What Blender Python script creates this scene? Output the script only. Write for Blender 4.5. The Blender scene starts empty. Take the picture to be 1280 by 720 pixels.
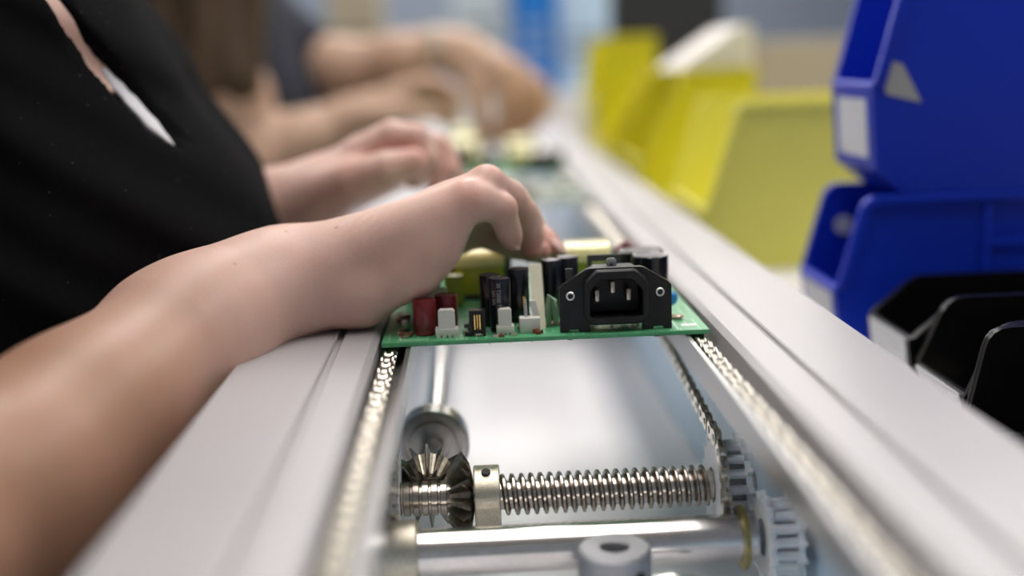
import bpy, bmesh, math, random
import numpy as np
from mathutils import Vector, Matrix
random.seed(7)
PI = math.pi
ZOFF = 950.0                       # the boards travel 0.95 m above the floor; all work below is in mm about that level
C = bpy.context.scene.collection
scn = bpy.context.scene

# ---------------------------------------------------------------- camera geometry
F_PX, CX, CY = 1500.0, 640.0, 360.0
YAW, PITCH, ROLL = 2.91587252e-02, 1.87022304e-01, 3.72081012e-02
CAM = np.array([43.338, -512.774, 120.303])
def cam_axes():
    fw = np.array([math.sin(YAW)*math.cos(PITCH), math.cos(YAW)*math.cos(PITCH), -math.sin(PITCH)])
    r = np.array([math.cos(YAW), -math.sin(YAW), 0.0]); d = np.cross(fw, r)
    c, s = math.cos(ROLL), math.sin(ROLL)
    return np.array([c*r+s*d, -s*r+c*d, fw])
AX = cam_axes()
def at(px, py, Y=None, z=None, X=None):
    """survey helper: the place in the room (mm) seen at a pixel, at a known distance along the line, height or side"""
    d = AX.T @ np.array([(px-CX)/F_PX, (py-CY)/F_PX, 1.0])
    if Y is not None: t = (Y-CAM[1])/d[1]
    elif z is not None: t = (z-CAM[2])/d[2]
    else: t = (X-CAM[0])/d[0]
    return CAM + d*t
def J(px, py, Y, r): return (at(px, py, Y), r)

# ---------------------------------------------------------------- materials
def mat(name, col, rough=0.5, metal=0.0, var=0.0, vscale=60.0, bump=0.0, bscale=200.0, spec=0.5, coat=0.0, sss=0.0,
        stretch=None, trans=0.0, alpha=1.0, rvar=0.0):
    m = bpy.data.materials.new(name); m.use_nodes = True
    nt = m.node_tree; N = nt.nodes; L = nt.links
    b = N['Principled BSDF']
    b.inputs['Base Color'].default_value = (*col, 1); b.inputs['Roughness'].default_value = rough
    b.inputs['Metallic'].default_value = metal; b.inputs['Specular IOR Level'].default_value = spec
    b.inputs['Coat Weight'].default_value = coat
    b.inputs['Transmission Weight'].default_value = trans
    if sss:
        b.inputs['Subsurface Weight'].default_value = sss
        b.inputs['Subsurface Radius'].default_value = (1.0, 0.35, 0.2); b.inputs['Subsurface Scale'].default_value = 0.004
    tc = N.new('ShaderNodeTexCoord')
    vec = tc.outputs['Object']
    if stretch:
        mp = N.new('ShaderNodeMapping'); mp.inputs['Scale'].default_value = stretch
        L.new(vec, mp.inputs['Vector']); vec = mp.outputs['Vector']
    if var or rvar:
        n = N.new('ShaderNodeTexNoise'); n.inputs['Scale'].default_value = vscale; n.inputs['Detail'].default_value = 5
        L.new(vec, n.inputs['Vector'])
        if var:
            cr = N.new('ShaderNodeValToRGB')
            cr.color_ramp.elements[0].position = .3; cr.color_ramp.elements[1].position = .7
            cr.color_ramp.elements[0].color = (*[max(0, c*(1-var)) for c in col], 1)
            cr.color_ramp.elements[1].color = (*[min(1, c*(1+var)) for c in col], 1)
            L.new(n.outputs['Fac'], cr.inputs['Fac']); L.new(cr.outputs['Color'], b.inputs['Base Color'])
        if rvar:
            mr = N.new('ShaderNodeMapRange'); mr.inputs['To Min'].default_value = max(.02, rough-rvar); mr.inputs['To Max'].default_value = rough+rvar
            L.new(n.outputs['Fac'], mr.inputs['Value']); L.new(mr.outputs['Result'], b.inputs['Roughness'])
    if bump:
        n2 = N.new('ShaderNodeTexNoise'); n2.inputs['Scale'].default_value = bscale; n2.inputs['Detail'].default_value = 4
        L.new(vec, n2.inputs['Vector'])
        bp = N.new('ShaderNodeBump'); bp.inputs['Strength'].default_value = bump; bp.inputs['Distance'].default_value = 0.001
        L.new(n2.outputs['Fac'], bp.inputs['Height']); L.new(bp.outputs['Normal'], b.inputs['Normal'])
    return m

M = {}
M['alu'] = mat('anodised_aluminium', (.465, .45, .46), .42, .3, var=.03, vscale=8, rvar=.06)
M['ledge'] = mat('rail_track_steel', (.48, .48, .48), .3, .9)
M['chain'] = mat('chain_steel', (.70, .66, .58), .25, 1.0, var=.25, vscale=900)
M['steel'] = mat('ground_steel', (.62, .58, .55), .28, 1.0, var=.12, vscale=500, bump=.05, bscale=900)
M['shaft'] = mat('polished_shaft', (.78, .75, .73), .2, 1.0, var=.05, vscale=300)
M['thread'] = mat('rolled_thread_steel', (.46, .41, .36), .27, 1.0, var=.15, vscale=400)
M['gear'] = mat('dark_gear_steel', (.30, .27, .22), .34, 1.0, var=.3, vscale=500, bump=.1, bscale=900)
M['nickel'] = mat('nickel_hub', (.68, .62, .50), .33, 1.0, var=.15, vscale=1500, bump=.25, bscale=1800)
M['brass'] = mat('olive_brass', (.42, .36, .14), .35, .9, var=.2, vscale=400)
M['hole'] = mat('dark_bore', (.02, .02, .02), .6)
M['castalu'] = mat('sandblasted_aluminium', (.48, .48, .50), .5, .8, bump=.2, bscale=2500)
M['nylon'] = mat('white_nylon', (.84, .87, .92), .4, sss=.2)
M['pcb'] = mat('pcb_edge', (.10, .42, .19), .45, var=.15, vscale=300)
M['white_plastic'] = mat('white_connector_plastic', (.70, .68, .62), .45)
M['black_plastic'] = mat('black_plastic', (.012, .012, .013), .36, spec=.35, bump=.06, bscale=3000)
M['inlet_in'] = mat('inlet_recess', (.008, .008, .009), .45)
M['black_sleeve'] = mat('black_capacitor_sleeve', (.008, .008, .014), .18, coat=.3)
M['print'] = mat('grey_print', (.32, .32, .34), .5)
M['red_sleeve'] = mat('dark_red_sleeve', (.17, .008, .016), .3, coat=.3, var=.2, vscale=300)
M['can_dark'] = mat('dark_can_top', (.16, .15, .16), .35, .8)
M['can'] = mat('capacitor_can', (.75, .75, .76), .3, 1.0)
M['tape'] = mat('yellow_tape', (.62, .55, .05), .25, bump=.5, bscale=500, coat=.5)
M['foil'] = mat('shiny_yellow_film', (.95, .88, .42), .25, .1, bump=1.0, bscale=260, coat=1.0)
M['core'] = mat('ferrite', (.06, .055, .055), .5)
M['gold'] = mat('gold_pin', (.80, .55, .20), .25, 1.0)
M['tin'] = mat('tin', (.80, .80, .78), .3, 1.0)
M['solder'] = mat('solder', (.68, .60, .48), .3, 1.0, bump=.4, bscale=900)
M['copper'] = mat('copper_flux', (.28, .08, .03), .35, .5)
M['cream'] = mat('cream_board', (.66, .63, .47), .6, var=.05)
M['green_part'] = mat('green_resistor', (.20, .33, .20), .4)
M['blue_part'] = mat('blue_disc', (.02, .25, .65), .35)
M['grey_part'] = mat('grey_sink', (.10, .10, .10), .5, .3)
M['dull_board'] = mat('dull_grey_green_board', (.20, .25, .20), .45, var=.5, vscale=40)
M['silk'] = mat('silkscreen_white', (.75, .78, .72), .6)
M['bin_blue'] = mat('blue_bin_plastic', (.003, .032, .52), .4, spec=.3, var=.06, vscale=6, bump=.04, bscale=80)
M['bin_black'] = mat('black_bin_plastic', (.004, .004, .005), .33, spec=.3)
M['bin_yellow'] = mat('yellow_bin_plastic', (.70, .64, .012), .42, var=.04, vscale=6)
M['bin_pale'] = mat('milky_yellow_bin_plastic', (.80, .76, .12), .4, var=.05, vscale=6)
M['label'] = mat('paper_label', (.72, .73, .78), .7, var=.08, vscale=300)
M['sticker'] = mat('grey_sticker', (.42, .42, .42), .5)
M['base'] = mat('white_base_plate', (.93, .90, .91), .34, 0.0, var=.02, vscale=10)
M['bluepanel'] = mat('pale_blue_panel', (.50, .66, .80), .4)
M['bench'] = mat('white_bench', (.76, .74, .70), .45)
M['floor'] = mat('beige_floor', (.38, .34, .29), .5, var=.08, vscale=3)
M['wall'] = mat('grey_blue_wall', (.24, .29, .37), .7, var=.04, vscale=2)
M['ceil'] = mat('ceiling_white', (.62, .62, .62), .8)
M['far_grey'] = mat('machine_grey', (.46, .53, .57), .5)
M['far_blue'] = mat('bright_blue_plastic', (.01, .17, .56), .4)
M['far_dark'] = mat('dark_machine', (.018, .02, .024), .5)
M['paper'] = mat('white_card', (.76, .73, .68), .7)
M['beige'] = mat('beige_card', (.36, .31, .22), .7)
M['navy'] = mat('navy_cotton', (.010, .013, .026), .85)
M['bracelet'] = mat('pale_bracelet', (.48, .46, .36), .4)
M['hair'] = mat('brown_hair', (.075, .045, .022), .5, var=.5, vscale=40, stretch=(1, 1, .08))
M['undershirt'] = mat('white_undershirt', (.70, .69, .72), .8, bump=.2, bscale=900)
M['nail'] = mat('fingernail', (.64, .42, .36), .45, spec=.35)
M['button'] = mat('seed_beige', (.60, .52, .36), .6)

def emis(name, col, s):
    m = bpy.data.materials.new(name); m.use_nodes = True
    b = m.node_tree.nodes['Principled BSDF']
    b.inputs['Base Color'].default_value = (.9, .9, .9, 1)
    b.inputs['Emission Color'].default_value = (*col, 1); b.inputs['Emission Strength'].default_value = s
    return m
M['lamp'] = emis('led_diffuser', (1.0, .965, .94), 7.0)

def skin_mat(name, base, deep):
    m = bpy.data.materials.new(name); m.use_nodes = True
    nt = m.node_tree; N = nt.nodes; L = nt.links; b = N['Principled BSDF']
    b.inputs['Roughness'].default_value = .46; b.inputs['Specular IOR Level'].default_value = .35
    b.inputs['Subsurface Weight'].default_value = .25
    b.inputs['Subsurface Radius'].default_value = (1.0, .35, .18); b.inputs['Subsurface Scale'].default_value = .004
    a = N.new('ShaderNodeAttribute'); a.attribute_name = 'redness'
    tc = N.new('ShaderNodeTexCoord')
    n = N.new('ShaderNodeTexNoise'); n.inputs['Scale'].default_value = 45; n.inputs['Detail'].default_value = 6
    L.new(tc.outputs['Object'], n.inputs['Vector'])
    ad = N.new('ShaderNodeMath'); ad.operation = 'MULTIPLY_ADD'; ad.inputs[1].default_value = .5; L.new(n.outputs['Fac'], ad.inputs[0]); ad.inputs[2].default_value = -.14
    s = N.new('ShaderNodeMath'); s.operation = 'ADD'; s.use_clamp = True; L.new(a.outputs['Fac'], s.inputs[0]); L.new(ad.outputs[0], s.inputs[1])
    mx = N.new('ShaderNodeMix'); mx.data_type = 'RGBA'
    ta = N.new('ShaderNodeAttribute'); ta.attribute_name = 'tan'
    tm = N.new('ShaderNodeMix'); tm.data_type = 'RGBA'; tm.inputs[6].default_value = (*base, 1); tm.inputs[7].default_value = (.34, .20, .125, 1)  # browner forearm: its tan, with shade painted into the colour
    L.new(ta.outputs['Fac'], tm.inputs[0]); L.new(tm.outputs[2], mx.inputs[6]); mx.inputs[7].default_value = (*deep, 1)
    L.new(s.outputs[0], mx.inputs[0])
    # freckles
    v = N.new('ShaderNodeTexVoronoi'); v.inputs['Scale'].default_value = 38; L.new(tc.outputs['Object'], v.inputs['Vector'])
    cr = N.new('ShaderNodeValToRGB'); cr.color_ramp.elements[0].position = .03; cr.color_ramp.elements[1].position = .06
    cr.color_ramp.elements[0].color = (.72, .62, .55, 1); cr.color_ramp.elements[1].color = (1, 1, 1, 1)
    L.new(v.outputs['Distance'], cr.inputs['Fac'])
    mu = N.new('ShaderNodeMix'); mu.data_type = 'RGBA'; mu.blend_type = 'MULTIPLY'; mu.inputs[0].default_value = 1
    L.new(mx.outputs[2], mu.inputs[6]); L.new(cr.outputs['Color'], mu.inputs[7]); L.new(mu.outputs[2], b.inputs['Base Color'])
    w = N.new('ShaderNodeTexNoise'); w.inputs['Scale'].default_value = 900; w.inputs['Detail'].default_value = 3
    w2 = N.new('ShaderNodeTexVoronoi'); w2.inputs['Scale'].default_value = 650; w2.feature = 'DISTANCE_TO_EDGE'
    L.new(tc.outputs['Object'], w.inputs['Vector']); L.new(tc.outputs['Object'], w2.inputs['Vector'])
    sm = N.new('ShaderNodeMath'); sm.operation = 'ADD'; L.new(w.outputs['Fac'], sm.inputs[0]); L.new(w2.outputs['Distance'], sm.inputs[1])
    bp = N.new('ShaderNodeBump'); bp.inputs['Strength'].default_value = .12; bp.inputs['Distance'].default_value = .0006
    wa = N.new('ShaderNodeAttribute'); wa.attribute_name = 'wrinkle'
    wv = N.new('ShaderNodeTexWave'); wv.inputs['Scale'].default_value = 75; wv.inputs['Distortion'].default_value = 3.5; wv.inputs['Detail'].default_value = 2; wv.inputs['Detail Scale'].default_value = 2
    mpw = N.new('ShaderNodeMapping'); mpw.inputs['Rotation'].default_value = (0, -.5, .3); L.new(tc.outputs['Object'], mpw.inputs['Vector']); L.new(mpw.outputs['Vector'], wv.inputs['Vector'])
    wm = N.new('ShaderNodeMath'); wm.operation = 'MULTIPLY'; L.new(wa.outputs['Fac'], wm.inputs[0]); L.new(wv.outputs['Fac'], wm.inputs[1])
    s3 = N.new('ShaderNodeMath'); s3.operation = 'ADD'; L.new(sm.outputs[0], s3.inputs[0]); L.new(wm.outputs[0], s3.inputs[1])
    L.new(s3.outputs[0], bp.inputs['Height']); L.new(bp.outputs['Normal'], b.inputs['Normal'])
    return m
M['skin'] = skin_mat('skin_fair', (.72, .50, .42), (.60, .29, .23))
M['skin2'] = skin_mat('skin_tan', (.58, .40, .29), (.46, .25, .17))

def shirt_mat():
    m = bpy.data.materials.new('black_knit'); m.use_nodes = True
    nt = m.node_tree; N = nt.nodes; L = nt.links; b = N['Principled BSDF']
    b.inputs['Roughness'].default_value = .95; b.inputs['Specular IOR Level'].default_value = .03
    tc = N.new('ShaderNodeTexCoord')
    v = N.new('ShaderNodeTexVoronoi'); v.inputs['Scale'].default_value = 130; L.new(tc.outputs['Object'], v.inputs['Vector'])
    cr = N.new('ShaderNodeValToRGB'); cr.color_ramp.elements[0].position = .045; cr.color_ramp.elements[1].position = .085
    cr.color_ramp.elements[0].color = (.06, .055, .05, 1); cr.color_ramp.elements[1].color = (.0085, .0085, .0095, 1)
    L.new(v.outputs['Distance'], cr.inputs['Fac']); L.new(cr.outputs['Color'], b.inputs['Base Color'])
    n = N.new('ShaderNodeTexNoise'); n.inputs['Scale'].default_value = 1200; n.inputs['Detail'].default_value = 3; L.new(tc.outputs['Object'], n.inputs['Vector'])
    bp = N.new('ShaderNodeBump'); bp.inputs['Strength'].default_value = .5; bp.inputs['Distance'].default_value = .0008
    L.new(n.outputs['Fac'], bp.inputs['Height']); L.new(bp.outputs['Normal'], b.inputs['Normal'])
    return m
M['shirt'] = shirt_mat()

def pcb_mat():
    m = bpy.data.materials.new('green_solder_mask'); m.use_nodes = True
    nt = m.node_tree; N = nt.nodes; L = nt.links; b = N['Principled BSDF']
    b.inputs['Roughness'].default_value = .32
    tc = N.new('ShaderNodeTexCoord')
    br = N.new('ShaderNodeTexBrick'); br.inputs['Scale'].default_value = 1
    mp = N.new('ShaderNodeMapping'); mp.inputs['Scale'].default_value = (1, 1, 1); L.new(tc.outputs['Object'], mp.inputs['Vector'])
    br.inputs['Brick Width'].default_value = .0043; br.inputs['Row Height'].default_value = .031; br.inputs['Mortar Size'].default_value = .0004
    br.inputs['Color1'].default_value = (.05, .30, .12, 1); br.inputs['Color2'].default_value = (.09, .40, .18, 1); br.inputs['Mortar'].default_value = (.28, .55, .34, 1)
    L.new(mp.outputs['Vector'], br.inputs['Vector'])
    n = N.new('ShaderNodeTexNoise'); n.inputs['Scale'].default_value = 90; n.inputs['Detail'].default_value = 2; L.new(tc.outputs['Object'], n.inputs['Vector'])
    cr = N.new('ShaderNodeValToRGB'); cr.color_ramp.elements[0].position = .42; cr.color_ramp.elements[1].position = .5
    L.new(n.outputs['Fac'], cr.inputs['Fac'])
    mx = N.new('ShaderNodeMix'); mx.data_type = 'RGBA'; mx.inputs[6].default_value = (.09, .37, .17, 1)
    L.new(br.outputs['Color'], mx.inputs[7]); L.new(cr.outputs['Color'], mx.inputs[0]); L.new(mx.outputs[2], b.inputs['Base Color'])
    return m
M['mask'] = pcb_mat()

# ---------------------------------------------------------------- object helpers
ORG = {}
def tag(o, label=None, cat=None, group=None, kind=None):
    if label: o['label'] = label
    if cat: o['category'] = cat
    if group: o['group'] = group
    if kind: o['kind'] = kind
    return o
def W(p): return Vector((p[0]/1000, p[1]/1000, (p[2]+ZOFF)/1000))
def thing(name, loc, label, cat, group=None):
    o = bpy.data.objects.new(name, None); C.objects.link(o); o.empty_display_size = .02
    o.location = W(loc); ORG[o] = np.array(loc, float)
    return tag(o, label, cat, group)
class MB:
    """collects shapes (mm) and links them as one mesh object"""
    def __init__(s): s.bm = bmesh.new()
    def add(s, vs, fs):
        v = [s.bm.verts.new(tuple(map(float, p))) for p in vs]
        for f in fs:
            try: s.bm.faces.new([v[i] for i in f])
            except ValueError: pass
        return v
    def box(s, x0, x1, y0, y1, z0, z1, bev=0):
        t = bmesh.new()
        vs = [t.verts.new(p) for p in ((x0,y0,z0),(x1,y0,z0),(x1,y1,z0),(x0,y1,z0),(x0,y0,z1),(x1,y0,z1),(x1,y1,z1),(x0,y1,z1))]
        for f in ((3,2,1,0),(4,5,6,7),(0,1,5,4),(1,2,6,5),(2,3,7,6),(3,0,4,7)): t.faces.new([vs[i] for i in f])
        if bev: bmesh.ops.bevel(t, geom=t.edges[:], offset=bev, segments=2, affect='EDGES', profile=.6)
        s._merge(t); return s
    def _merge(s, t):
        me = bpy.data.meshes.new('tmp'); t.to_mesh(me); t.free(); s.bm.from_mesh(me); bpy.data.meshes.remove(me)
    def lathe(s, prof, c, axis, n=32, closed=False):
        """prof: list of (radius, distance along axis); axis 'x','y','z' or a vector"""
        a = np.array({'x': (1,0,0), 'y': (0,1,0), 'z': (0,0,1)}[axis] if isinstance(axis, str) else axis, float); a /= np.linalg.norm(a)
        u = np.cross(a, (0,0,1)) if abs(a[2]) < .9 else np.cross(a, (1,0,0)); u /= np.linalg.norm(u); w = np.cross(a, u)
        c = np.array(c, float); vs = []; fs = []
        for r, h in prof:
            for k in range(n):
                t = 2*PI*k/n; vs.append(c + a*h + (u*math.cos(t) + w*math.sin(t))*r)
        m = len(prof); rng = range(m if closed else m-1)
        for i in rng:
            j = (i+1) % m
            for k in range(n):
                l = (k+1) % n; fs.append((i*n+k, i*n+l, j*n+l, j*n+k))
        if not closed:
            if prof[0][0] > 1e-6: fs.append(tuple(range(n-1, -1, -1)))
            if prof[-1][0] > 1e-6: fs.append(tuple((m-1)*n+k for k in range(n)))
        s.add(vs, fs); return s
    def cyl(s, c, axis, r, h, n=32, bev=0):
        p = [(r-bev, 0), (r, bev), (r, h-bev), (r-bev, h)] if bev else [(r, 0), (r, h)]
        return s.lathe(p, c, axis, n)
    def tubering(s, c, axis, ri, ro, h, n=32, bev=.3):
        return s.lathe([(ri, 0), (ro-bev, 0), (ro, bev), (ro, h-bev), (ro-bev, h), (ri, h)], c, axis, n, closed=True)
    def tube(s, pts, r, n=10):
        pts = [np.array(p, float) for p in pts]; rs = r if isinstance(r, (list, tuple)) else [r]*len(pts)
        vs = []; fs = []; pu = None
        for i, p in enumerate(pts):
            a = pts[min(i+1, len(pts)-1)] - pts[max(i-1, 0)]; a /= np.linalg.norm(a)
            u = np.cross(a, (0,0,1)) if pu is None and abs(a[2]) < .9 else (np.cross(a, (1,0,0)) if pu is None else pu - a*np.dot(pu, a))
            u /= np.linalg.norm(u); pu = u; w = np.cross(a, u)
            for k in range(n):
                t = 2*PI*k/n; vs.append(p + (u*math.cos(t)+w*math.sin(t))*rs[i])
        for i in range(len(pts)-1):
            for k in range(n):
                l = (k+1) % n; fs.append((i*n+k, i*n+l, (i+1)*n+l, (i+1)*n+k))
        fs.append(tuple(range(n-1, -1, -1))); fs.append(tuple((len(pts)-1)*n+k for k in range(n)))
        s.add(vs, fs); return s
    def prism(s, poly, plane, d0, d1):
        """poly in plane 'xz' (extruded along y), 'yz' (along x) or 'xy' (along z)"""
        def P(a, b, d): return {'xz': (a, d, b), 'yz': (d, a, b), 'xy': (a, b, d)}[plane]
        n = len(poly); vs = [P(a, b, d0) for a, b in poly] + [P(a, b, d1) for a, b in poly]
        fs = [(i, (i+1) % n, n+(i+1) % n, n+i) for i in range(n)] + [tuple(range(n-1, -1, -1)), tuple(range(n, 2*n))]
        s.add(vs, fs); return s
    def ring_prism(s, outer, inner, plane, d0, d1):
        """frame between two outlines of equal length"""
        def P(a, b, d): return {'xz': (a, d, b), 'yz': (d, a, b), 'xy': (a, b, d)}[plane]
        n = len(outer); vs = [P(a,b,d) for d in (d0,d1) for L_ in (outer, inner) for a,b in L_]; fs = []
        for i in range(n):
            j = (i+1) % n
            fs += [(i, j, 2*n+j, 2*n+i), (n+i, 3*n+i, 3*n+j, n+j), (i, n+i, n+j, j), (2*n+i, 2*n+j, 3*n+j, 3*n+i)]
        s.add(vs, fs); return s
    def build(s, name, m, parent=None, smooth=35, label=None, kind=None, org=None, bevel=0):
        bmesh.ops.remove_doubles(s.bm, verts=s.bm.verts[:], dist=1e-4)
        bmesh.ops.recalc_face_normals(s.bm, faces=s.bm.faces[:])
        if bevel: 
            es = [e for e in s.bm.edges if len(e.link_faces) == 2 and e.calc_face_angle(0) > .6]
            bmesh.ops.bevel(s.bm, geom=es, offset=bevel, segments=2, affect='EDGES', profile=.6, clamp_overlap=True)
        if parent is not None: o0 = ORG[parent]
        elif org is not None: o0 = np.array(org, float)
        else:
            co = np.array([v.co[:] for v in s.bm.verts]); lo, hi = co.min(0), co.max(0); o0 = np.array([(lo[0]+hi[0])/2, (lo[1]+hi[1])/2, lo[2]])
        for v in s.bm.verts: v.co = Vector(((v.co[0]-o0[0])/1000, (v.co[1]-o0[1])/1000, (v.co[2]-o0[2])/1000))
        me = bpy.data.meshes.new(name); s.bm.to_mesh(me); s.bm.free()
        return link_mesh(name, me, m, parent, o0, smooth, label, kind)
def link_mesh(name, me, m, parent, o0, smooth=35, label=None, kind=None):
    me.materials.append(m)
    if smooth:
        me.polygons.foreach_set('use_smooth', [True]*len(me.polygons))
        if smooth < 180:
            try: me.set_sharp_from_angle(angle=math.radians(smooth))
            except Exception: pass
    o = bpy.data.objects.new(name, me); C.objects.link(o)
    if parent is not None: o.parent = parent
    else: o.location = W(o0)
    ORG[o] = np.array(o0, float)
    if label: o['label'] = label
    if kind: o['kind'] = kind
    return o
def dup_tree(o, shift, parent=None, top=True):
    c = o.copy(); C.objects.link(c); c.parent = parent
    if top: c.location = o.location + Vector([s/1000 for s in shift]); ORG[c] = ORG[o] + np.array(shift, float)
    for ch in [k for k in bpy.data.objects if k.parent == o]: dup_tree(ch, shift, c, False)
    return c

# ---------------------------------------------------------------- smooth organic surfaces (signed distance fields meshed once)
def capd(P, a, b, ra, rb):
    a = np.asarray(a, np.float32); b = np.asarray(b, np.float32); ba = b-a; pa = P-a
    L2 = float(ba@ba)+1e-6
    t = np.clip((pa@ba)/L2, 0, 1)
    q = pa - t[:, None]*ba
    return np.sqrt(np.einsum('ij,ij->i', q, q)) - (ra + t*(rb-ra))
def elld(P, c, r):
    r = np.asarray(r, np.float32); q = (P-np.asarray(c, np.float32))/r
    k = np.sqrt(np.einsum('ij,ij->i', q, q))
    return (k-1)*float(min(r)) if False else k*(k-1)/np.maximum(np.sqrt(np.einsum('ij,ij->i', q/r, q/r)), 1e-6)
def smin(a, b, k):
    h = np.maximum(k-np.abs(a-b), 0)/k
    return np.minimum(a, b) - h*h*k*.25
def smax(a, b, k): return -smin(-a, -b, k)
def chain_d(P, js, k):
    d = None
    for (a, ra), (b, rb) in zip(js[:-1], js[1:]):
        e = capd(P, a, b, ra, rb); d = e if d is None else smin(d, e, k)
    return d
def snet(sdf, lo, hi, h, B=8):
    lo = np.array(lo, float); nb = np.ceil((np.array(hi)-lo)/(h*B)).astype(int)
    I = np.stack(np.meshgrid(*[np.arange(n) for n in nb], indexing='ij'), -1).reshape(-1, 3)
    cen = (lo + (I+.5)*h*B).astype(np.float32)
    d = np.concatenate([sdf(cen[i:i+200000]) for i in range(0, len(cen), 200000)])
    I = I[np.abs(d) < h*B*1.05 + 2*h]
    g = np.stack(np.meshgrid(*[np.arange(B+1)]*3, indexing='ij'), -1)
    D = np.empty((len(I), B+1, B+1, B+1), np.float32)
    for s in range(0, len(I), 400):
        p = (lo + (I[s:s+400, None, None, None, :]*B + g[None])*h).astype(np.float32)
        D[s:s+400] = sdf(p.reshape(-1, 3)).reshape(p.shape[:-1])
    S = D < 0
    cnt = np.zeros((len(I), B, B, B), np.int8); corners = {}
    for i in (0, 1):
        for j in (0, 1):
            for k in (0, 1):
                cnt += S[:, i:B+i, j:B+j, k:B+k]
    mask = (cnt > 0) & (cnt < 8)
    bi, ci, cj, ck = np.nonzero(mask)
    dims = nb*B + 2
    def key(G): return (G[:, 0].astype(np.int64)*dims[1] + G[:, 1])*dims[2] + G[:, 2]
    G = np.stack([I[bi, 0]*B+ci, I[bi, 1]*B+cj, I[bi, 2]*B+ck], 1)
    V = {(i, j, k): D[bi, ci+i, cj+j, ck+k] for i in (0, 1) for j in (0, 1) for k in (0, 1)}
    acc = np.zeros((len(bi), 3)); nn = np.zeros(len(bi))
    for ax in range(3):
        for o1 in (0, 1):
            for o2 in (0, 1):
                c0 = [o1, o2]; c0.insert(ax, 0); c1 = [o1, o2]; c1.insert(ax, 1)
                a, b = V[tuple(c0)], V[tuple(c1)]; x = (a < 0) != (b < 0)
                t = np.where(x, a/np.where(x, a-b, 1), 0)
                p = np.repeat(np.array(c0, float)[None], len(bi), 0); p[:, ax] = t
                acc += np.where(x[:, None], p, 0); nn += x
    verts = lo + (G + acc/nn[:, None])*h
    K = key(G); order = np.argsort(K); Ks = K[order]
    quads = []
    for ax in range(3):
        sl0 = [slice(None)] + [slice(0, B)]*3; sl1 = list(sl0); sl1[ax+1] = slice(1, B+1)
        A = S[tuple(sl0)]; Bq = S[tuple(sl1)]
        b_, i_, j_, k_ = np.nonzero(A != Bq)
        g0 = np.stack([I[b_, 0]*B+i_, I[b_, 1]*B+j_, I[b_, 2]*B+k_], 1)
        inside = A[b_, i_, j_, k_]
        u, v = (ax+1) % 3, (ax+2) % 3
        idx = []; ok = np.ones(len(g0), bool)
        for du, dv in ((1, 1), (0, 1), (0, 0), (1, 0)):
            gg = g0.copy(); gg[:, u] -= du; gg[:, v] -= dv
            kk = key(gg); pos = np.clip(np.searchsorted(Ks, kk), 0, len(Ks)-1)
            ok &= (Ks[pos] == kk) & (gg.min(1) >= 0); idx.append(order[pos])
        q = np.stack(idx, 1)
        q = np.where(inside[:, None], q, q[:, ::-1])
        quads.append(q[ok])
    return verts, np.concatenate(quads)
def mesh_from(name, verts, quads, o0, red=None, wri=None, tan_shade=None):
    me = bpy.data.meshes.new(name)
    me.vertices.add(len(verts)); me.vertices.foreach_set('co', ((verts-np.array(o0))/1000).astype(np.float32).ravel())
    me.loops.add(len(quads)*4); me.loops.foreach_set('vertex_index', quads.astype(np.int32).ravel())
    me.polygons.add(len(quads)); me.polygons.foreach_set('loop_start', np.arange(0, len(quads)*4, 4, dtype=np.int32))
    me.update(calc_edges=True); me.validate()
    if red is not None:
        at_ = me.attributes.new('redness', 'FLOAT', 'POINT'); at_.data.foreach_set('value', red.astype(np.float32))
    if tan_shade is not None:
        at_ = me.attributes.new('tan', 'FLOAT', 'POINT'); at_.data.foreach_set('value', tan_shade.astype(np.float32))
    if wri is not None:
        at_ = me.attributes.new('wrinkle', 'FLOAT', 'POINT'); at_.data.foreach_set('value', wri.astype(np.float32))
    return me
def redness(verts, spots, base=0.0):
    r = np.full(len(verts), base)
    for c, rad, s in spots:
        d = np.linalg.norm(verts-np.asarray(c), axis=1); r = np.maximum(r, s*np.exp(-(d/rad)**2))
    return r

# ================================================================ THE SETTING
def struct(mb, name, m, **k): return mb.build(name, m, kind='structure', **k)
struct(MB().box(-4500, 4500, -3000, 12000, -ZOFF-40, -ZOFF), 'floor', M['floor'])
struct(MB().box(-4500, 4500, 12000, 12100, -ZOFF, 2200), 'wall_back', M['wall'])
struct(MB().box(-4500, 4500, -3000, 12000, 2200, 2240), 'ceiling', M['ceil'])
def lamp(x, y, lab):
    t = thing('ceiling_light', (x, y, 2168), lab, 'ceiling light', 'ceiling light panels')
    MB().box(x-320, x+320, y-1120, y+1120, 2178, 2200, 4).build('housing', M['far_grey'], t)
    MB().box(x-295, x+295, y-1095, y+1095, 2168, 2177.5, 1).build('diffuser', M['lamp'], t)
for y, dist in ((250, 'over the first workers'), (2700, 'just past the end of the conveyor'), (5150, 'in the middle of the hall'), (7600, 'towards the back wall'), (10050, 'nearest the back wall')):
    for x, sd in ((-1750, 'left row'), (120, 'centre row'), (1950, 'right row')):
        lamp(x, y, f'long white ceiling light panel of the {sd}, {dist}')

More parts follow.
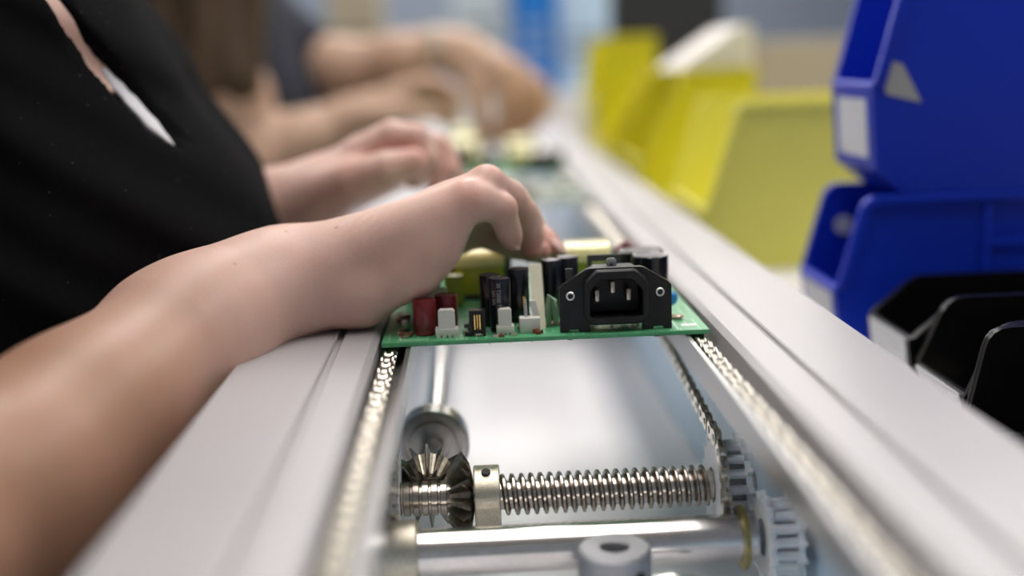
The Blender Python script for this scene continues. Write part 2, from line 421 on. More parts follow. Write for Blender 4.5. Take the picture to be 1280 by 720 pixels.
# ================================================================ CONVEYOR
XM = 73.5
Y0, Y1 = -470.0, 2300.0
def rail(side):
    f = (lambda x: x) if side > 0 else (lambda x: 2*XM-x)
    lab = ('wide pale aluminium conveyor rail on the right, beside the parts bins' if side > 0 else
           'pale aluminium conveyor rail on the left, with a forearm resting on it')
    t = thing('conveyor_rail', (f(176), 900, -88), lab, 'rail')
    # extrusion with a groove between the wide shoulder and the narrow guide strip
    prof = [(148.2,-9.6),(148.2,.4),(150.8,2.6),(163.2,3),(163.8,2.4),(163.8,.8),(166.8,.8),(166.8,2.4),(167.4,3),(202.5,3),(204.5,1),
            (204.5,-88),(174,-88),(174,-16),(148.2,-16)]
    MB().prism([(f(a), b) for a, b in prof], 'xz', Y0, Y1).build('extrusion', M['alu'], t, smooth=30)
    led = [(134,-1.6),(136,-1.6),(136,-9.6),(148.1,-9.6),(148.1,-12),(136,-12),(134,-14)]
    MB().prism([(f(a), b) for a, b in led], 'xz', Y0, Y1).build('chain_track', M['ledge'], t, smooth=30)
    MB().box(min(f(171.2), f(173.8)), max(f(171.2), f(173.8)), Y0, Y1, -120.2, -16.3).build('inner_panel', M['bluepanel'], t, label='pale blue inner face')
    MB().box(min(f(176), f(204)), max(f(176), f(204)), Y0, Y1, -120.2, -88.2).build('lower_beam', M['alu'], t)
    for y in (-300, 800, 1900):
        MB().box(min(f(172), f(204)), max(f(172), f(204)), y-25, y+25, -ZOFF, -132.2, 2).build('support_leg', M['alu'], t)
    return t
rail(1); rail(-1)
MB().box(-24, 171, -700, 2300, -132, -120.3, 1).build('base_plate', M['base'], label=None, org=(73, 800, -132))
tag(bpy.data.objects['base_plate'], 'glossy white base plate lying under the open conveyor track', 'plate')

# ---- roller chains
PITCH = 9.525
def link_mesh_data(inner, wf=1.0):
    mb = MB(); off = 1.7 if inner else 2.75
    out = []
    for s, cx in ((1, PITCH/2), (-1, -PITCH/2)):
        for k in range(9):
            a = -PI/2 + PI*k/8
            out.append((cx + s*3.7*math.cos(a), s*3.7*math.sin(a)))
        if s == 1: out.append((0, 2.6))
        else: out.append((0, -2.6))
    # outline in (y,z), plates across x
    for sx in (-1, 1): mb.prism(out, 'yz', sx*off-.45, sx*off+.45)
    if inner:
        for cy in (-PITCH/2, PITCH/2): mb.cyl((-1.2, cy, 0), 'x', 2.9, 2.4, 14)
    else:
        for cy in (-PITCH/2, PITCH/2): mb.cyl((-3.9, cy, 0), 'x', 1.6, 7.8, 10, .3)
    bmesh.ops.recalc_face_normals(mb.bm, faces=mb.bm.faces[:])
    for v in mb.bm.verts: v.co = v.co/1000; v.co[0] *= wf
    me = bpy.data.meshes.new('chain_link'); mb.bm.to_mesh(me); mb.bm.free()
    me.materials.append(M['chain']); me.polygons.foreach_set('use_smooth', [True]*len(me.polygons)); me.set_sharp_from_angle(angle=.6)
    return me
LINKS = {w_: [link_mesh_data(True, w_), link_mesh_data(False, w_)] for w_ in (.85, .5)}
def chain(x, path, label, group, width=.85):
    LK = LINKS[width]
    """path: polyline of (y, z) in mm; links follow it"""
    path = [np.array(p, float) for p in path]
    seg = [np.linalg.norm(b-a) for a, b in zip(path[:-1], path[1:])]; cum = np.concatenate([[0], np.cumsum(seg)])
    def pos(s):
        i = min(max(int(np.searchsorted(cum, s))-1, 0), len(seg)-1); return path[i] + (path[i+1]-path[i])*(s-cum[i])/seg[i]
    t = thing('roller_chain', (x, path[0][0], path[0][1]), label, 'chain', group)
    n = int(cum[-1]//PITCH); items = []
    for i in range(n):
        a, b = pos(i*PITCH), pos((i+1)*PITCH); c = (a+b)/2
        items.append((c, math.atan2(b[1]-a[1], b[0]-a[0]), i % 2))
    items.sort(key=lambda q: q[0][0])
    rest = []
    for j, (c, ang, k) in enumerate(items):
        mtx = Matrix.Translation(Vector(((0)/1000, (c[0]-path[0][0])/1000, (c[1]-path[0][1])/1000))) @ Matrix.Rotation(ang, 4, 'X')
        if j < 96:
            o = bpy.data.objects.new('inner_link' if k == 0 else 'outer_link', LK[k]); C.objects.link(o); o.parent = t; o.matrix_local = mtx
        else: rest.append((mtx, k))
    if rest:
        bm = bmesh.new()
        for mtx, k in rest:
            n0 = len(bm.verts); bm.from_mesh(LK[k]); bm.verts.ensure_lookup_table()
            bmesh.ops.transform(bm, matrix=mtx, verts=bm.verts[n0:])
        me = bpy.data.meshes.new('links'); bm.to_mesh(me); bm.free(); me.materials.append(M['chain'])
        o = bpy.data.objects.new('far_links', me); C.objects.link(o); o.parent = t; o['kind'] = 'stuff'
    return t
for x, s in ((140.6, 'right'), (3.6, 'left')):
    chain(x, [(-440, -5.6), (1300, -5.6)], f'steel roller chain lying in the track of the {s} rail, carrying the circuit boards', 'carrying chains')
SY, SZ, SR = -27.0, -61.0, 23.0
def drive_path():
    p = [(330, -22), (120, -25)]
    for k in range(15):
        a = math.radians(82 + (278-82)*k/14); p.append((SY + SR*math.cos(a), SZ + SR*math.sin(a)))
    return p + [(SY+14, SZ-SR+.6)]
chain(141.2, drive_path(), 'steel chain looped round the white sprocket at the right end of the threaded rod', 'drive chains', .5)
chain(5.8, drive_path(), 'steel chain looped round the white sprocket at the left end of the threaded rod', 'drive chains', .5)

# ---- white plastic sprockets
def sprocket(x, y, z, sgn, label, R=21.0):
    t = thing('sprocket', (x, y, z-R), label, 'sprocket', 'white plastic sprockets')
    def disc(xa, xb, teeth):
        out = []; n = 16
        for k in range(n):
            for f, r in ((0, R-2.6), (.25, R-2.4), (.42, R+1.2), (.58, R+1.2), (.75, R-2.4)):
                a = 2*PI*(k+f)/n; out.append((y + r*math.cos(a), z + r*math.sin(a)))
        inn = [(y + 7.6*math.cos(2*PI*k/len(out)), z + 7.6*math.sin(2*PI*k/len(out))) for k in range(len(out))]
        return MB().ring_prism(out, inn, 'yz', min(xa, xb), max(xa, xb))
    disc(x, x+sgn*2.2, 1).build('toothed_disc', M['nylon'], t, smooth=25)
    disc(x+sgn*11, x+sgn*13.5, 1).build('toothed_disc', M['nylon'], t, smooth=25)
    mb = MB()
    for k in range(16):
        a = 2*PI*(k+.5)/16; mb.cyl((x+sgn*2.2 if sgn > 0 else x-11, y+(R-4)*math.cos(a), z+(R-4)*math.sin(a)), 'x', 2.1, 8.8, 8)
    mb.build('rung_cage', M['nylon'], t)
    MB().tubering((x+sgn*2.25 if sgn > 0 else x-10.95, y, z), 'x', 7.6, 11, 8.7, 24).build('hub', M['nylon'], t)
    return t
sprocket(140, SY, SZ, 1, 'white plastic sprocket on the right end of the threaded rod')
sprocket(7, SY, SZ, -1, 'white plastic sprocket on the left end of the threaded rod')
sprocket(153, -62, -71, 1, 'blurred white plastic sprocket at the right end of the polished front shaft', 17.5)

# ---- threaded rod (axis along x)
rod = thing('threaded_rod', (75, SY, SZ-9), 'steel rod with a coarse screw thread, crossing between the rails below the board', 'screw')
AXC = (0, SY, SZ)
MB().cyl((-13, SY, SZ), 'x', 6.2, 171, 32, .4).build('core_shaft', M['steel'], rod)
def helix(x0, x1, pitch, ri, ro, n=40, flat=.18):
    """square-shouldered screw thread as one swept solid"""
    mb = MB(); turns = (x1-x0)/pitch; N_ = int(turns*n); vs = []; fs = []
    prof = [(-.37, ri), (-.20, ro-.5), (-.10, ro), (.10, ro), (.20, ro-.5), (.37, ri)]
    for i in range(N_+1):
        a = 2*PI*i/n; xc = x0 + pitch*i/n
        for u, r in prof: vs.append((xc+u*pitch, SY + r*math.cos(a), SZ + r*math.sin(a)))
    m = len(prof)
    for i in range(N_):
        for k in range(m):
            l = (k+1) % m; fs.append((i*m+k, i*m+l, (i+1)*m+l, (i+1)*m+k))
    fs += [tuple(range(m)), tuple(N_*m+k for k in range(m-1, -1, -1))]
    mb.add(vs, fs); return mb
helix(49.6, 137.6, 4.05, 6.15, 8.9).build('screw_thread', M['thread'], rod, smooth=40)
mb = MB()
prof = [(6.25, 4)]
for k in range(6): x = 4.3 + k*3.9; prof += [(6.3, x), (7.3, x+.35), (7.3, x+2.7), (6.3, x+3.05)]
mb.lathe(prof + [(6.25, 28)], AXC, 'x', 40).build('grooved_end', M['thread'], rod, smooth=30)

# ---- bevel gears
def mitre_gear(apex, axis, label, n=16, bore=6.35, dist=16.5, inner=9.0, hub_r=13, hub_l=11, hub_m='nickel', phase=0.0):
    """axis points from the apex to the big end; 45 degree pitch cone"""
    a = np.array({'x': (1,0,0), 'y': (0,1,0)}[axis], float); u = np.cross(a, (0,0,1)); u /= np.linalg.norm(u); w = np.cross(a, u)
    ap = np.array(apex, float); t = thing('gear', tuple(ap + a*dist - np.array((0, 0, 17))), label, 'gear')
    vs = []; fs = []
    prof = ((0, .84), (.2, .86), (.40, 1.17), (.50, 1.17), (.70, .86), (.90, .84))
    m = n*len(prof)
    for d in (dist, inner):
        for k in range(n):
            for f, s in prof:
                th = 2*PI*(k+f)/n + phase
                rad = d*s; ax_ = d*(1 + (1-s)*.6)
                vs.append(ap + a*ax_ + (u*math.cos(th)+w*math.sin(th))*rad)
    for i in range(m): j = (i+1) % m; fs.append((i, j, m+j, m+i))
    # back cone face and front face to the bore
    b0 = len(vs)
    for ax_, rr in ((dist+3.0, bore), (inner*1.1, bore)):
        for i in range(m):
            th = 2*PI*i/m + phase; vs.append(ap + a*ax_ + (u*math.cos(th)+w*math.sin(th))*rr)
    for i in range(m):
        j = (i+1) % m
        fs += [(j, i, b0+i, b0+j), (m+i, m+j, b0+m+j, b0+m+i), (b0+i, b0+m+i, b0+m+j, b0+j)]
    mb = MB(); mb.add(vs, fs); mb.build('toothed_cone', M['gear'], t, smooth=25)
    MB().tubering(tuple(ap + a*(dist+3.1)), axis, bore, hub_r, hub_l, 40, .5).build('hub', M[hub_m], t, label='nickel-plated hub collar' if hub_m == 'nickel' else None)
    return t, a, ap
APX = (18.6, SY, SZ)
gA, a_, ap_ = mitre_gear(APX, 'x', 'dark toothed gear with a nickel hub on the threaded rod, teeth facing left')
# set screw hole on the hub, upper front
MB().cyl((18.6+16.5+3.2+5.2, SY-5.2, SZ+11.6), (0, -.4, .92), 1.9, 1.35, 20).build('set_screw_hole', M['hole'], gA)
mitre_gear(APX, 'y', 'brownish toothed gear behind the rod with its teeth facing the camera', hub_r=10.5, hub_l=9, hub_m='gear', phase=PI/16, bore=6.1)
ls = thing('drive_shaft', (20, 400, SZ-6), 'long steel shaft running back under the board from the brownish gear', 'shaft')
MB().cyl((18.6, -13, SZ), 'y', 6.0, 1500, 28, .5).build('shaft', M['shaft'], ls)
MB().lathe([(6.05, 46), (8, 46), (8.4, 44), (11.5, 44), (12, 46), (13.2, 46), (13.6, 42), (16.8, 42), (17.6, 43), (17.6, 57), (16.8, 58), (6.05, 58)], (18.6, 0, SZ), 'y', 48, closed=True).build('bearing_flange', M['steel'], ls, label='round stepped bearing flange', smooth=30)

# ---- polished front shaft
fs_ = thing('front_shaft', (80, -60, -81), 'thick polished steel shaft crossing in front of the threaded rod', 'shaft')
MB().cyl((-14, -60, -71.5), 'x', 9.4, 165, 48, .6).build('shaft', M['shaft'], fs_)
MB().tubering((-2, -60, -71.5), 'x', 9.45, 13.2, 17.5, 48, .8).build('shaft_collar', M['nickel'], fs_, label='pale brass-coloured collar at the left end')
MB().tubering((144.5, -60, -71.5), 'x', 9.45, 13, 2.0, 40, .3).build('snap_ring', M['brass'], fs_, label='olive brass snap ring at the right end')
# ---- clamp in front of the shaft
cl = thing('shaft_clamp', tuple(at(768, 720, Y=-86) + np.array((0, 0, -16))), 'round aluminium clamp with a hole in the top, in front of the polished shaft', 'clamp')
cc = at(768, 683, Y=-86)
MB().lathe([(5.4, -26), (13.2, -26), (14, -25), (14, -1.2), (12.8, 0), (6.0, 0), (5.4, -.6)], cc, 'z', 48, closed=True).build('clamp_body', M['castalu'], cl, smooth=40)
MB().cyl(tuple(cc+np.array((7.6, -10.9, -8.5))), (.57, -.82, 0), 2.5, .9, 20).build('set_screw_hole', M['hole'], cl)
MB().tube([cc+np.array((15, 2, -17)), cc+np.array((22, 2, -15.5)), cc+np.array((30, 3, -17)), cc+np.array((33, 3, -22))], 3.2, 10).build('clamp_lever', M['tin'], cl)

# ================================================================ CIRCUIT BOARDS
T = 1.0
def make_board(org, far=False):
    """bare parts are children of the board: everything is soldered on and moves with it"""
board = thing('circuit_board', (72, 85, -1), 'green circuit board with a black power inlet at its front edge, under the hand', 'circuit board')
MB().box(.3, 144.7, .2, 172, -1, .88, .12).build('substrate', M['pcb'], board)
MB().box(.6, 144.4, .5, 171.6, .89, .98).build('solder_mask', M['mask'], board, smooth=0)
mb = MB()
for x0, x1, y0, y1 in ((134, 141, 9, 13), (126.5, 127, 6, 60), (70.5, 71, 4, 24), (8, 20, 4, 4.5), (8, 8.5, 4, 16), (49.5, 66, 30, 30.5), (30, 30.5, 22, 40), (131, 131.5, 3, 90), (20, 32, 33, 33.5)):
    mb.box(x0, x1, y0, y1, .985, 1.03)
mb.build('silkscreen', M['silk'], board, smooth=0, label='white silkscreen marks')
def z_at(px, py, Y): return at(px, py, Y=Y)
def capacitor(px, top, wpx, Y, kind):
    p = at(px, top, Y=Y); r = wpx*(Y-CAM[1])/F_PX/2*1.0; h = p[2]; x = p[0]
    sl = {'red': 'red_sleeve', 'black': 'black_sleeve'}[kind]
    prof = [(r*.8, 1.2), (r*.97, 1.2), (r, 1.5), (r, 2.6), (r*.965, 3.0), (r*.965, 3.4), (r, 3.8), (r, h-.45), (r*.96, h-.05), (r*.9, h), (r*.86, h-.15)]
    c = MB().lathe(prof, (x, Y, 0), 'z', 36).build('capacitor', M[sl], board, smooth=28, label={'red': 'dark red can capacitor', 'black': 'black sleeved electrolytic capacitor'}[kind])
    mb = MB().cyl((x, Y, h-.5), 'z', r*.83, .42, 28, .1); mb.box(x-r*.6, x+r*.6, Y-.25, Y+.25, h-.12, h-.02); mb.box(x-.25, x+.25, Y-r*.6, Y+r*.6, h-.12, h-.03)
    mb.build('vent_top', M['can_dark'] if kind == 'black' else M['red_sleeve'], c)
    mb = MB()
    for s in (-1, 1): mb.cyl((x+s*r*.45, Y, .9), 'z', .35, 1.0, 8)
    mb.build('leads', M['tin'], c)
    return c, x, r, h
capacitor(530, 374, 30, 15, 'red'); capacitor(557, 368, 29, 27, 'red')
capA, ax, ar, ah = capacitor(624, 347, 27.5, 14.5, 'black')
capacitor(612, 343, 27, 27, 'black'); capacitor(647, 335, 28, 33, 'black')
capacitor(688, 324, 26, 42, 'black'); capacitor(709, 320, 28, 54, 'black')
capacitor(812, 318, 47, 46, 'black'); capacitor(801, 312, 58, 76, 'black')
# printed lettering down the sleeve of the front capacitor (small grey glyph rows, as legible as in the photograph)
def lettering(text, x, y, r, a0, z, size):
    cu = bpy.data.curves.new('lettering', 'FONT'); cu.body = text; cu.size = size/1000; cu.extrude = 0
    ob = bpy.data.objects.new('tmp', cu); C.objects.link(ob)
    dg = bpy.context.evaluated_depsgraph_get(); me = bpy.data.meshes.new_from_object(ob.evaluated_get(dg))
    bpy.data.objects.remove(ob)
    bm = bmesh.new(); bm.from_mesh(me); bmesh.ops.triangulate(bm, faces=bm.faces[:])
    for v in bm.verts:
        u, w = v.co[0]*1000, v.co[1]*1000      # u runs down the can, w round it
        a = a0 + w/r; v.co = ((x+(r+.06)*math.cos(a)), (y+(r+.06)*math.sin(a)), z-u)
    o = MB(); m2 = bpy.data.meshes.new('l'); bm.to_mesh(m2); bm.free(); o.bm.from_mesh(m2); return o
lettering('20 T2020 T20', ax, 14.5, ar, math.radians(-106), ah-1.6, 2.3).build('lettering', M['print'], capA, smooth=0)
lettering('2(F) 2(F)', ax, 14.5, ar, math.radians(-136), ah-5, 1.9).build('lettering', M['print'], capA, smooth=0)
def conn(px0, px1, top, Y, bx, lab):
    """white upright connector: wide foot, narrower back"""
    a = at(px0, top, Y=Y); b = at(px1, top, Y=Y); h = a[2]; x0, x1 = a[0], b[0]
    mb = MB(); mb.prism([(x0, 4.5), (x1, 4.5), (x1, h-.9), (x1-.9, h), (x0+.9, h), (x0, h-.9)], 'xz', Y, Y+5)
    o = mb.build('white_connector', M['white_plastic'], board, smooth=20, label=lab)
    mb = MB(); n = 4; w = (x1-x0+2*bx)/n
    mb.box(x0-bx, x1+bx, Y-.3, Y+6, 2.1, 4.9, .15)
    for k in range(n): mb.box(x0-bx+k*w+.35, x0-bx+(k+1)*w-.35, Y-.3, Y+6, 1.0, 2.2)
    mb.build('foot', M['white_plastic'], o, smooth=20)
    return o
conn(547, 568, 388.5, 6, 1.4, 'white connector shell in front of the red capacitors')
conn(622.5, 639, 387, 6, 1.0, 'white connector shell in front of the lettered capacitor')
# small black socket with gold contacts
p = at(596, 388, Y=7); x, h = p[0], p[2]
so = MB().ring_prism([(x-3.6, 2.2), (x+3.6, 2.2), (x+3.6, h), (x-3.6, h)], [(x-2.2, 3.6), (x+2.2, 3.6), (x+2.2, h-1.8), (x-2.2, h-1.8)], 'xz', 6, 12).box(x-2.3, x+2.3, 10, 12, 3.5, h-1.7).box(x-3.6, x-2.4, 6, 9, .98, 2.3).box(x+2.4, x+3.6, 6, 9, .98, 2.3).build('socket', M['black_plastic'], board, smooth=20, label='small black socket with gold contacts')
MB().box(x-1.5, x-.8, 6.6, 9.9, 3.8, h-2).box(x+.8, x+1.5, 6.6, 9.9, 3.8, h-2).box(x-.25, x+.25, 7.6, 9.9, 3.8, h-2).build('contacts', M['gold'], so, smooth=20)
# pin header with one long pin and a tilted back plate
p = at(662, 396, Y=11); x, h = p[0], p[2]
hd = MB().box(x-4.6, x+4.6, 8, 14.5, .98, h, .5).build('pin_header', M['white_plastic'], board, smooth=30, label='white pin header with a tall pin')
q = at(655, 371, Y=11)
MB().tube([(q[0]+.6, 11, h-.2), (q[0]+.2, 11, q[2]-1.5), (q[0], 11, q[2])], [.85, .85, .5], 8).build('pin', M['tin'], hd, label='tall silver pin with a gold tip')
MB().tube([(q[0]+.1, 11, q[2]-3.6), (q[0], 11, q[2]+.2)], [.95, .7], 8).build('pin_tip', M['gold'], hd)
q = at(666, 375, Y=14)
MB().prism([(q[0]-1.6, q[2]), (q[0]+1.2, q[2]), (q[0]+2.8, h-.1), (q[0]-.4, h-.1)], 'xz', 12.5, 14.2).build('back_plate', M['white_plastic'], hd, smooth=20)
# cream spacer board standing on edge, leaning
a = at(674, 407, Y=16); b = at(669, 331, Y=34)
mb = MB(); w = 2.9
mb.add([(a[0]-w, 15, .98), (a[0]+w, 15, .98), (b[0]+w, 33, b[2]), (b[0]-w, 33, b[2]), (a[0]-w, 17, .98), (a[0]+w, 17, .98), (b[0]+w, 35, b[2]), (b[0]-w, 35, b[2])],
       [(0,1,2,3), (7,6,5,4), (0,4,5,1), (1,5,6,2), (2,6,7,3), (3,7,4,0)])
mb.build('spacer_strip', M['cream'], board, smooth=20, label='cream insulating strip standing on edge')
# green resistor standing on bent leads
p = at(689, 370, Y=20)
MB().tube([(p[0]-1.2, 20, 1.2), (p[0]-1.5, 20, p[2]*.6), (p[0]-.4, 20, p[2]), (p[0]+1, 20, p[2]*.85), (p[0]+1.6, 20, p[2]*.5), (p[0]+1.9, 20, 1.2)], [1.2, 1.6, 1.7, 1.7, 1.6, 1.0], 10).build('resistor', M['green_part'], board, label='pale green bent resistor')
# flat screws and flux rings
for px, py, r, lab in ((693, 406, 4.0, 'flat solder pad with copper-brown rim left of the power inlet'), (657, 412, 4.0, 'flat solder pad with copper-brown rim before the pin header'), (507, 421, 3.4, 'flat solder pad left of the red capacitor'), (846, 398, 3.4, 'flat solder pad right of the power inlet')):
    p = at(px, py, z=1.0)
    s = MB().lathe([(r*.6, .98), (r*.6, 2.1), (r*.3, 2.5), (0.01, 2.6)], (p[0], p[1], 0), 'z', 24).build('solder_pad', M['solder'], board, label=lab)
    MB().lathe([(r*.62, 1.9), (r*.95, 2.0), (r*.95, 2.3), (r*.62, 2.3)], (p[0], p[1], 0), 'z', 24, closed=True).build('rim', M['copper'], s)
# small surface parts
for k in range(44):
    x = random.choice([random.uniform(5, 12), random.uniform(36, 48), random.uniform(50, 78)]); y = random.uniform(14, 60) if x < 30 else random.uniform(4, 40)
    if (x > 50 and y < 22 and random.random() < .6): y = random.uniform(2, 4.5)
    h = random.uniform(1.0, 2.0)
    MB().box(x-1.3, x+1.3, y-.8, y+.8, .98, .98+h, .15).build('chip_part', M[random.choice(['core', 'copper', 'tin', 'black_plastic', 'solder'])], board, smooth=20)
# ---- power inlet
def inlet():
    Y = 3.0
    a = at(701, 415, Y=Y); b = at(841, 412, Y=Y); tp = at(771, 335.5, Y=Y)
    x0, x1, zt = a[0], b[0], tp[2]; xc = (x0+x1)/2; w = (x1-x0)/2
    zs = at(713, 358, Y=Y)[2]
    out = [(x0, 1.0), (x0, zs-1.5), (x0+1.2, zs), (xc-13.2, zt-.6), (xc-11.5, zt), (xc+11.5, zt), (xc+13.2, zt-.6), (x1-1.2, zs), (x1, zs-1.5), (x1, 1.0),
           (x1-3.5, 1.0), (x1-3.9, 2.2), (x1-8.0, 2.2), (x1-8.4, 1.0), (xc+11.6, 1.0), (xc+11.6, 4.2), (xc-11.6, 4.2), (xc-11.6, 1.0), (x0+8.4, 1.0), (x0+8.0, 2.2), (x0+3.9, 2.2), (x0+3.5, 1.0)]
    L_ = [q for q in out if q[0] < xc-11.55]; R__ = [q for q in out if q[0] > xc+11.55]
    t = MB(); t.prism(L_ + [(xc-11.65, 1.0), (xc-11.65, zt-.1)] if False else [(xc-11.6, 1.0)] + out[17+1:][0:0] + [(x0+8.4, 1.0), (x0+8.0, 2.2), (x0+3.9, 2.2), (x0+3.5, 1.0), (x0, 1.0), (x0, zs-1.5), (x0+1.2, zs), (xc-13.2, zt-.6), (xc-11.6, zt)], 'xz', Y+2.2, Y+5.5)
    t.prism([(xc+11.6, 1.0), (x1-8.4, 1.0), (x1-8.0, 2.2), (x1-3.9, 2.2), (x1-3.5, 1.0), (x1, 1.0), (x1, zs-1.5), (x1-1.2, zs), (xc+13.2, zt-.6), (xc+11.6, zt)], 'xz', Y+2.2, Y+5.5)
    t.box(xc-11.6, xc+11.6, Y+2.2, Y+5.5, zt-4.2, zt); t.box(xc-11.6, xc+11.6, Y+2.2, Y+5.5, 4.2, 7.2)
    body = t.build('power_inlet', M['black_plastic'], board, smooth=25, label='black three-pin mains power inlet')
    def oct_(hw, zb, zt_, ct, cb): return [(xc-hw+cb, zb), (xc+hw-cb, zb), (xc+hw, zb+cb), (xc+hw, zt_-ct), (xc+hw-ct, zt_), (xc-hw+ct, zt_), (xc-hw, zt_-ct), (xc-hw, zb+cb)]
    def rnd(hw, zb, zt_, ct, cb, n=5):
        P = oct_(hw, zb, zt_, ct, cb); res = []
        for i in range(8):
            p0, p1, p2 = map(np.array, (P[i-1], P[i], P[(i+1) % 8])); rr = 1.5
            d0 = (p0-p1)/np.linalg.norm(p0-p1); d1 = (p2-p1)/np.linalg.norm(p2-p1)
            A_, B_ = p1+d0*min(rr, np.linalg.norm(p0-p1)*.45), p1+d1*min(rr, np.linalg.norm(p2-p1)*.45)
            for k in range(n): s = k/(n-1); res.append(tuple((1-s)**2*A_ + 2*s*(1-s)*p1 + s*s*B_))
        return res
    o1 = rnd(14.2, 4.4, zt-.5, 5.2, 3.4); o2 = rnd(13.5, 5.1, zt-1.2, 5.0, 3.1); i1 = rnd(11.9, 7.4, zt-4.4, 5.0, .8); i2 = rnd(11.6, 7.7, zt-4.7, 5.0, .8)
    n = len(o1); m = MB(); vs = []
    for ring, y in ((o1, Y+3), (o1, Y-.4), (o2, Y-1.2), (i1, Y-1.2), (i2, Y-.6), (i2, Y+14)): vs += [(p[0], y, p[1]) for p in ring]
    fs = [(i*n+k, i*n+(k+1) % n, (i+1)*n+(k+1) % n, (i+1)*n+k) for i in range(5) for k in range(n)]
    m.add(vs, fs[:4*n]); m.build('bezel', M['black_plastic'], body, smooth=40); m = MB(); m.add(vs, fs[4*n:]); m.build('recess_wall', M['inlet_in'], body, smooth=40)
    MB().prism(i2, 'xz', Y+13.9, Y+14.4).build('recess_back', M['inlet_in'], body, smooth=0)
    MB().prism(o1, 'xz', Y+5.6, Y+20).build('shell', M['black_plastic'], body, smooth=30) if False else None
    MB().ring_prism(o1, i2, 'xz', Y+5.4, Y+16).build('rear_shell', M['black_plastic'], body, smooth=40)
    for px, py in ((747, 371), (766.5, 360), (786.5, 369)):
        p = at(px, py, Y=Y+1)
        MB().box(p[0]-1.0, p[0]+1.0, Y+2.5, Y+13.9, p[2]-2.6, p[2]+2.6, .7).build('contact_pin', M['thread'], body, smooth=30, label='metal flat contact')
    for px, py in ((713.5, 371.5), (826, 366)):
        p = at(px, py, Y=Y)
        e = MB().tubering((p[0], Y+1.7, p[2]), 'y', 1.25, 2.0, 1.2, 24, .25).build('screw_eyelet', M['tin'], body, label='bright screw eyelet')
        MB().cyl((p[0], Y+2.0, p[2]), 'y', 1.2, .2, 20).build('eyelet_bore', M['hole'], e)
    for px in (741, 766, 792, 798):
        p = at(px, 406, Y=Y+4); MB().tube([(p[0], Y+7, 1), (p[0], Y+7, 5.5)], .9, 8).build('pin_leg', M['solder'], body)
    p = at(764, 322.5, Y=Y+12); q = at(764, 337, Y=Y+12); hw = 2.25
    out = [(p[0]-hw, q[2]), (p[0]+hw, q[2]), (p[0]+hw, p[2]-.9), (p[0]+hw-.9, p[2]), (p[0]-hw+.9, p[2]), (p[0]-hw, p[2]-.9)]
    tb = MB(); tb.prism(out, 'xz', Y+12, Y+12.8); e = tb.build('earth_tab', M['tin'], body, smooth=20, label='silver earth tab with a hole')
    MB().cyl((p[0], Y+11.9, p[2]-2.9), 'y', .55, .3, 12).build('tab_hole', M['hole'], e)
inlet()
# grey heat-sink tab left of the inlet
p = at(711, 336, Y=14); MB().box(p[0]-1.5, p[0]+1.5, 14, 15, 8, p[2]).box(p[0]-3.2, p[0]+2.4, 13.5, 15.5, 1, at(711, 356, Y=14)[2]).build('transistor', M['grey_part'], board, smooth=20, label='grey transistor with an upright tab')
# bracket plate behind the inlet
a = at(734, 319, Y=36); b = at(776, 345, Y=36)
MB().ring_prism([(a[0], 1), (b[0], 1), (b[0], a[2]), (a[0], a[2])], [(a[0]+2, 3), (b[0]-2, 3), (b[0]-2, a[2]-3), (a[0]+2, a[2]-3)], 'xz', 36, 37.5).build('bracket_plate', M['grey_part'], board, smooth=20, label='dark grey bracket plate behind the power inlet')
def transformer(px0, px1, top, Y, d, lab):
    a = at(px0, top, Y=Y); b = at(px1, top, Y=Y); x0, x1, h = a[0], b[0], a[2]
    t = MB().box(x0-4, x1+4, Y+4, Y+d-4, 1, h-5, .6).build('transformer', M['core'], board, smooth=30, label=lab)
    MB().box(x0, x1, Y+1, Y+d-1, 3, h-9.6, 1.2).build('winding_tape', M['tape'], t, smooth=30)
    mb = MB(); n = 28; pr = []
    for k in range(n+1):
        s = k/n*PI; pr.append(((Y+d/2)-(d/2)*math.cos(s), h-9.6+9.6*min(1, math.sin(s)**.8*1.15)))
    mb.prism(pr, 'yz', x0-.6, x1+.6); mb.build('shiny_wrap', M['foil'], t, smooth=40, label='glossy creased yellow film')
    MB().box(x0-5.5, x1+5.5, Y-.5, Y+d+.5, .98, 3, .4).build('bobbin', M['core'], t, smooth=30)
transformer(567, 629, 312, 90, 26, 'large yellow-taped transformer under the palm')
transformer(708, 762, 306, 82, 22, 'yellow-taped transformer behind the power inlet')
a = at(557, 345, Y=76); MB().box(a[0]-1, a[0]+8.5, 76, 85, 1, a[2], .6).build('tape_block', M['tape'], board, smooth=30, label='dull yellow tape block')
a = at(540, 338, Y=84); MB().box(a[0]-14, a[0]+4, 88, 104, 1, a[2], .6).build('choke', M['grey_part'], board, smooth=30, label='dark grey choke')
a = at(544, 364, Y=40); MB().box(a[0]-5, a[0]+5, 40, 50, 1, a[2], .5).build('relay', M['white_plastic'], board, smooth=30, label='white box relay')
a = at(783, 306, Y=110); MB().tube([(a[0]-4, 110, 1), (a[0]-4, 110, a[2]-2), (a[0], 110, a[2]), (a[0]+4, 110, a[2]-2), (a[0]+4, 110, 1)], 2.5, 10).build('varistor', M['red_sleeve'], board, label='red blurred part behind')
p = at(836, 373, Y=30); MB().lathe([(0.01, -1.6), (2.4, -1.4), (3.6, 0), (2.4, 1.4), (0.01, 1.6)], (p[0]+.6, 30, p[2]), 'y', 24).build('disc_capacitor', M['blue_part'], board, label='bright blue disc capacitor')
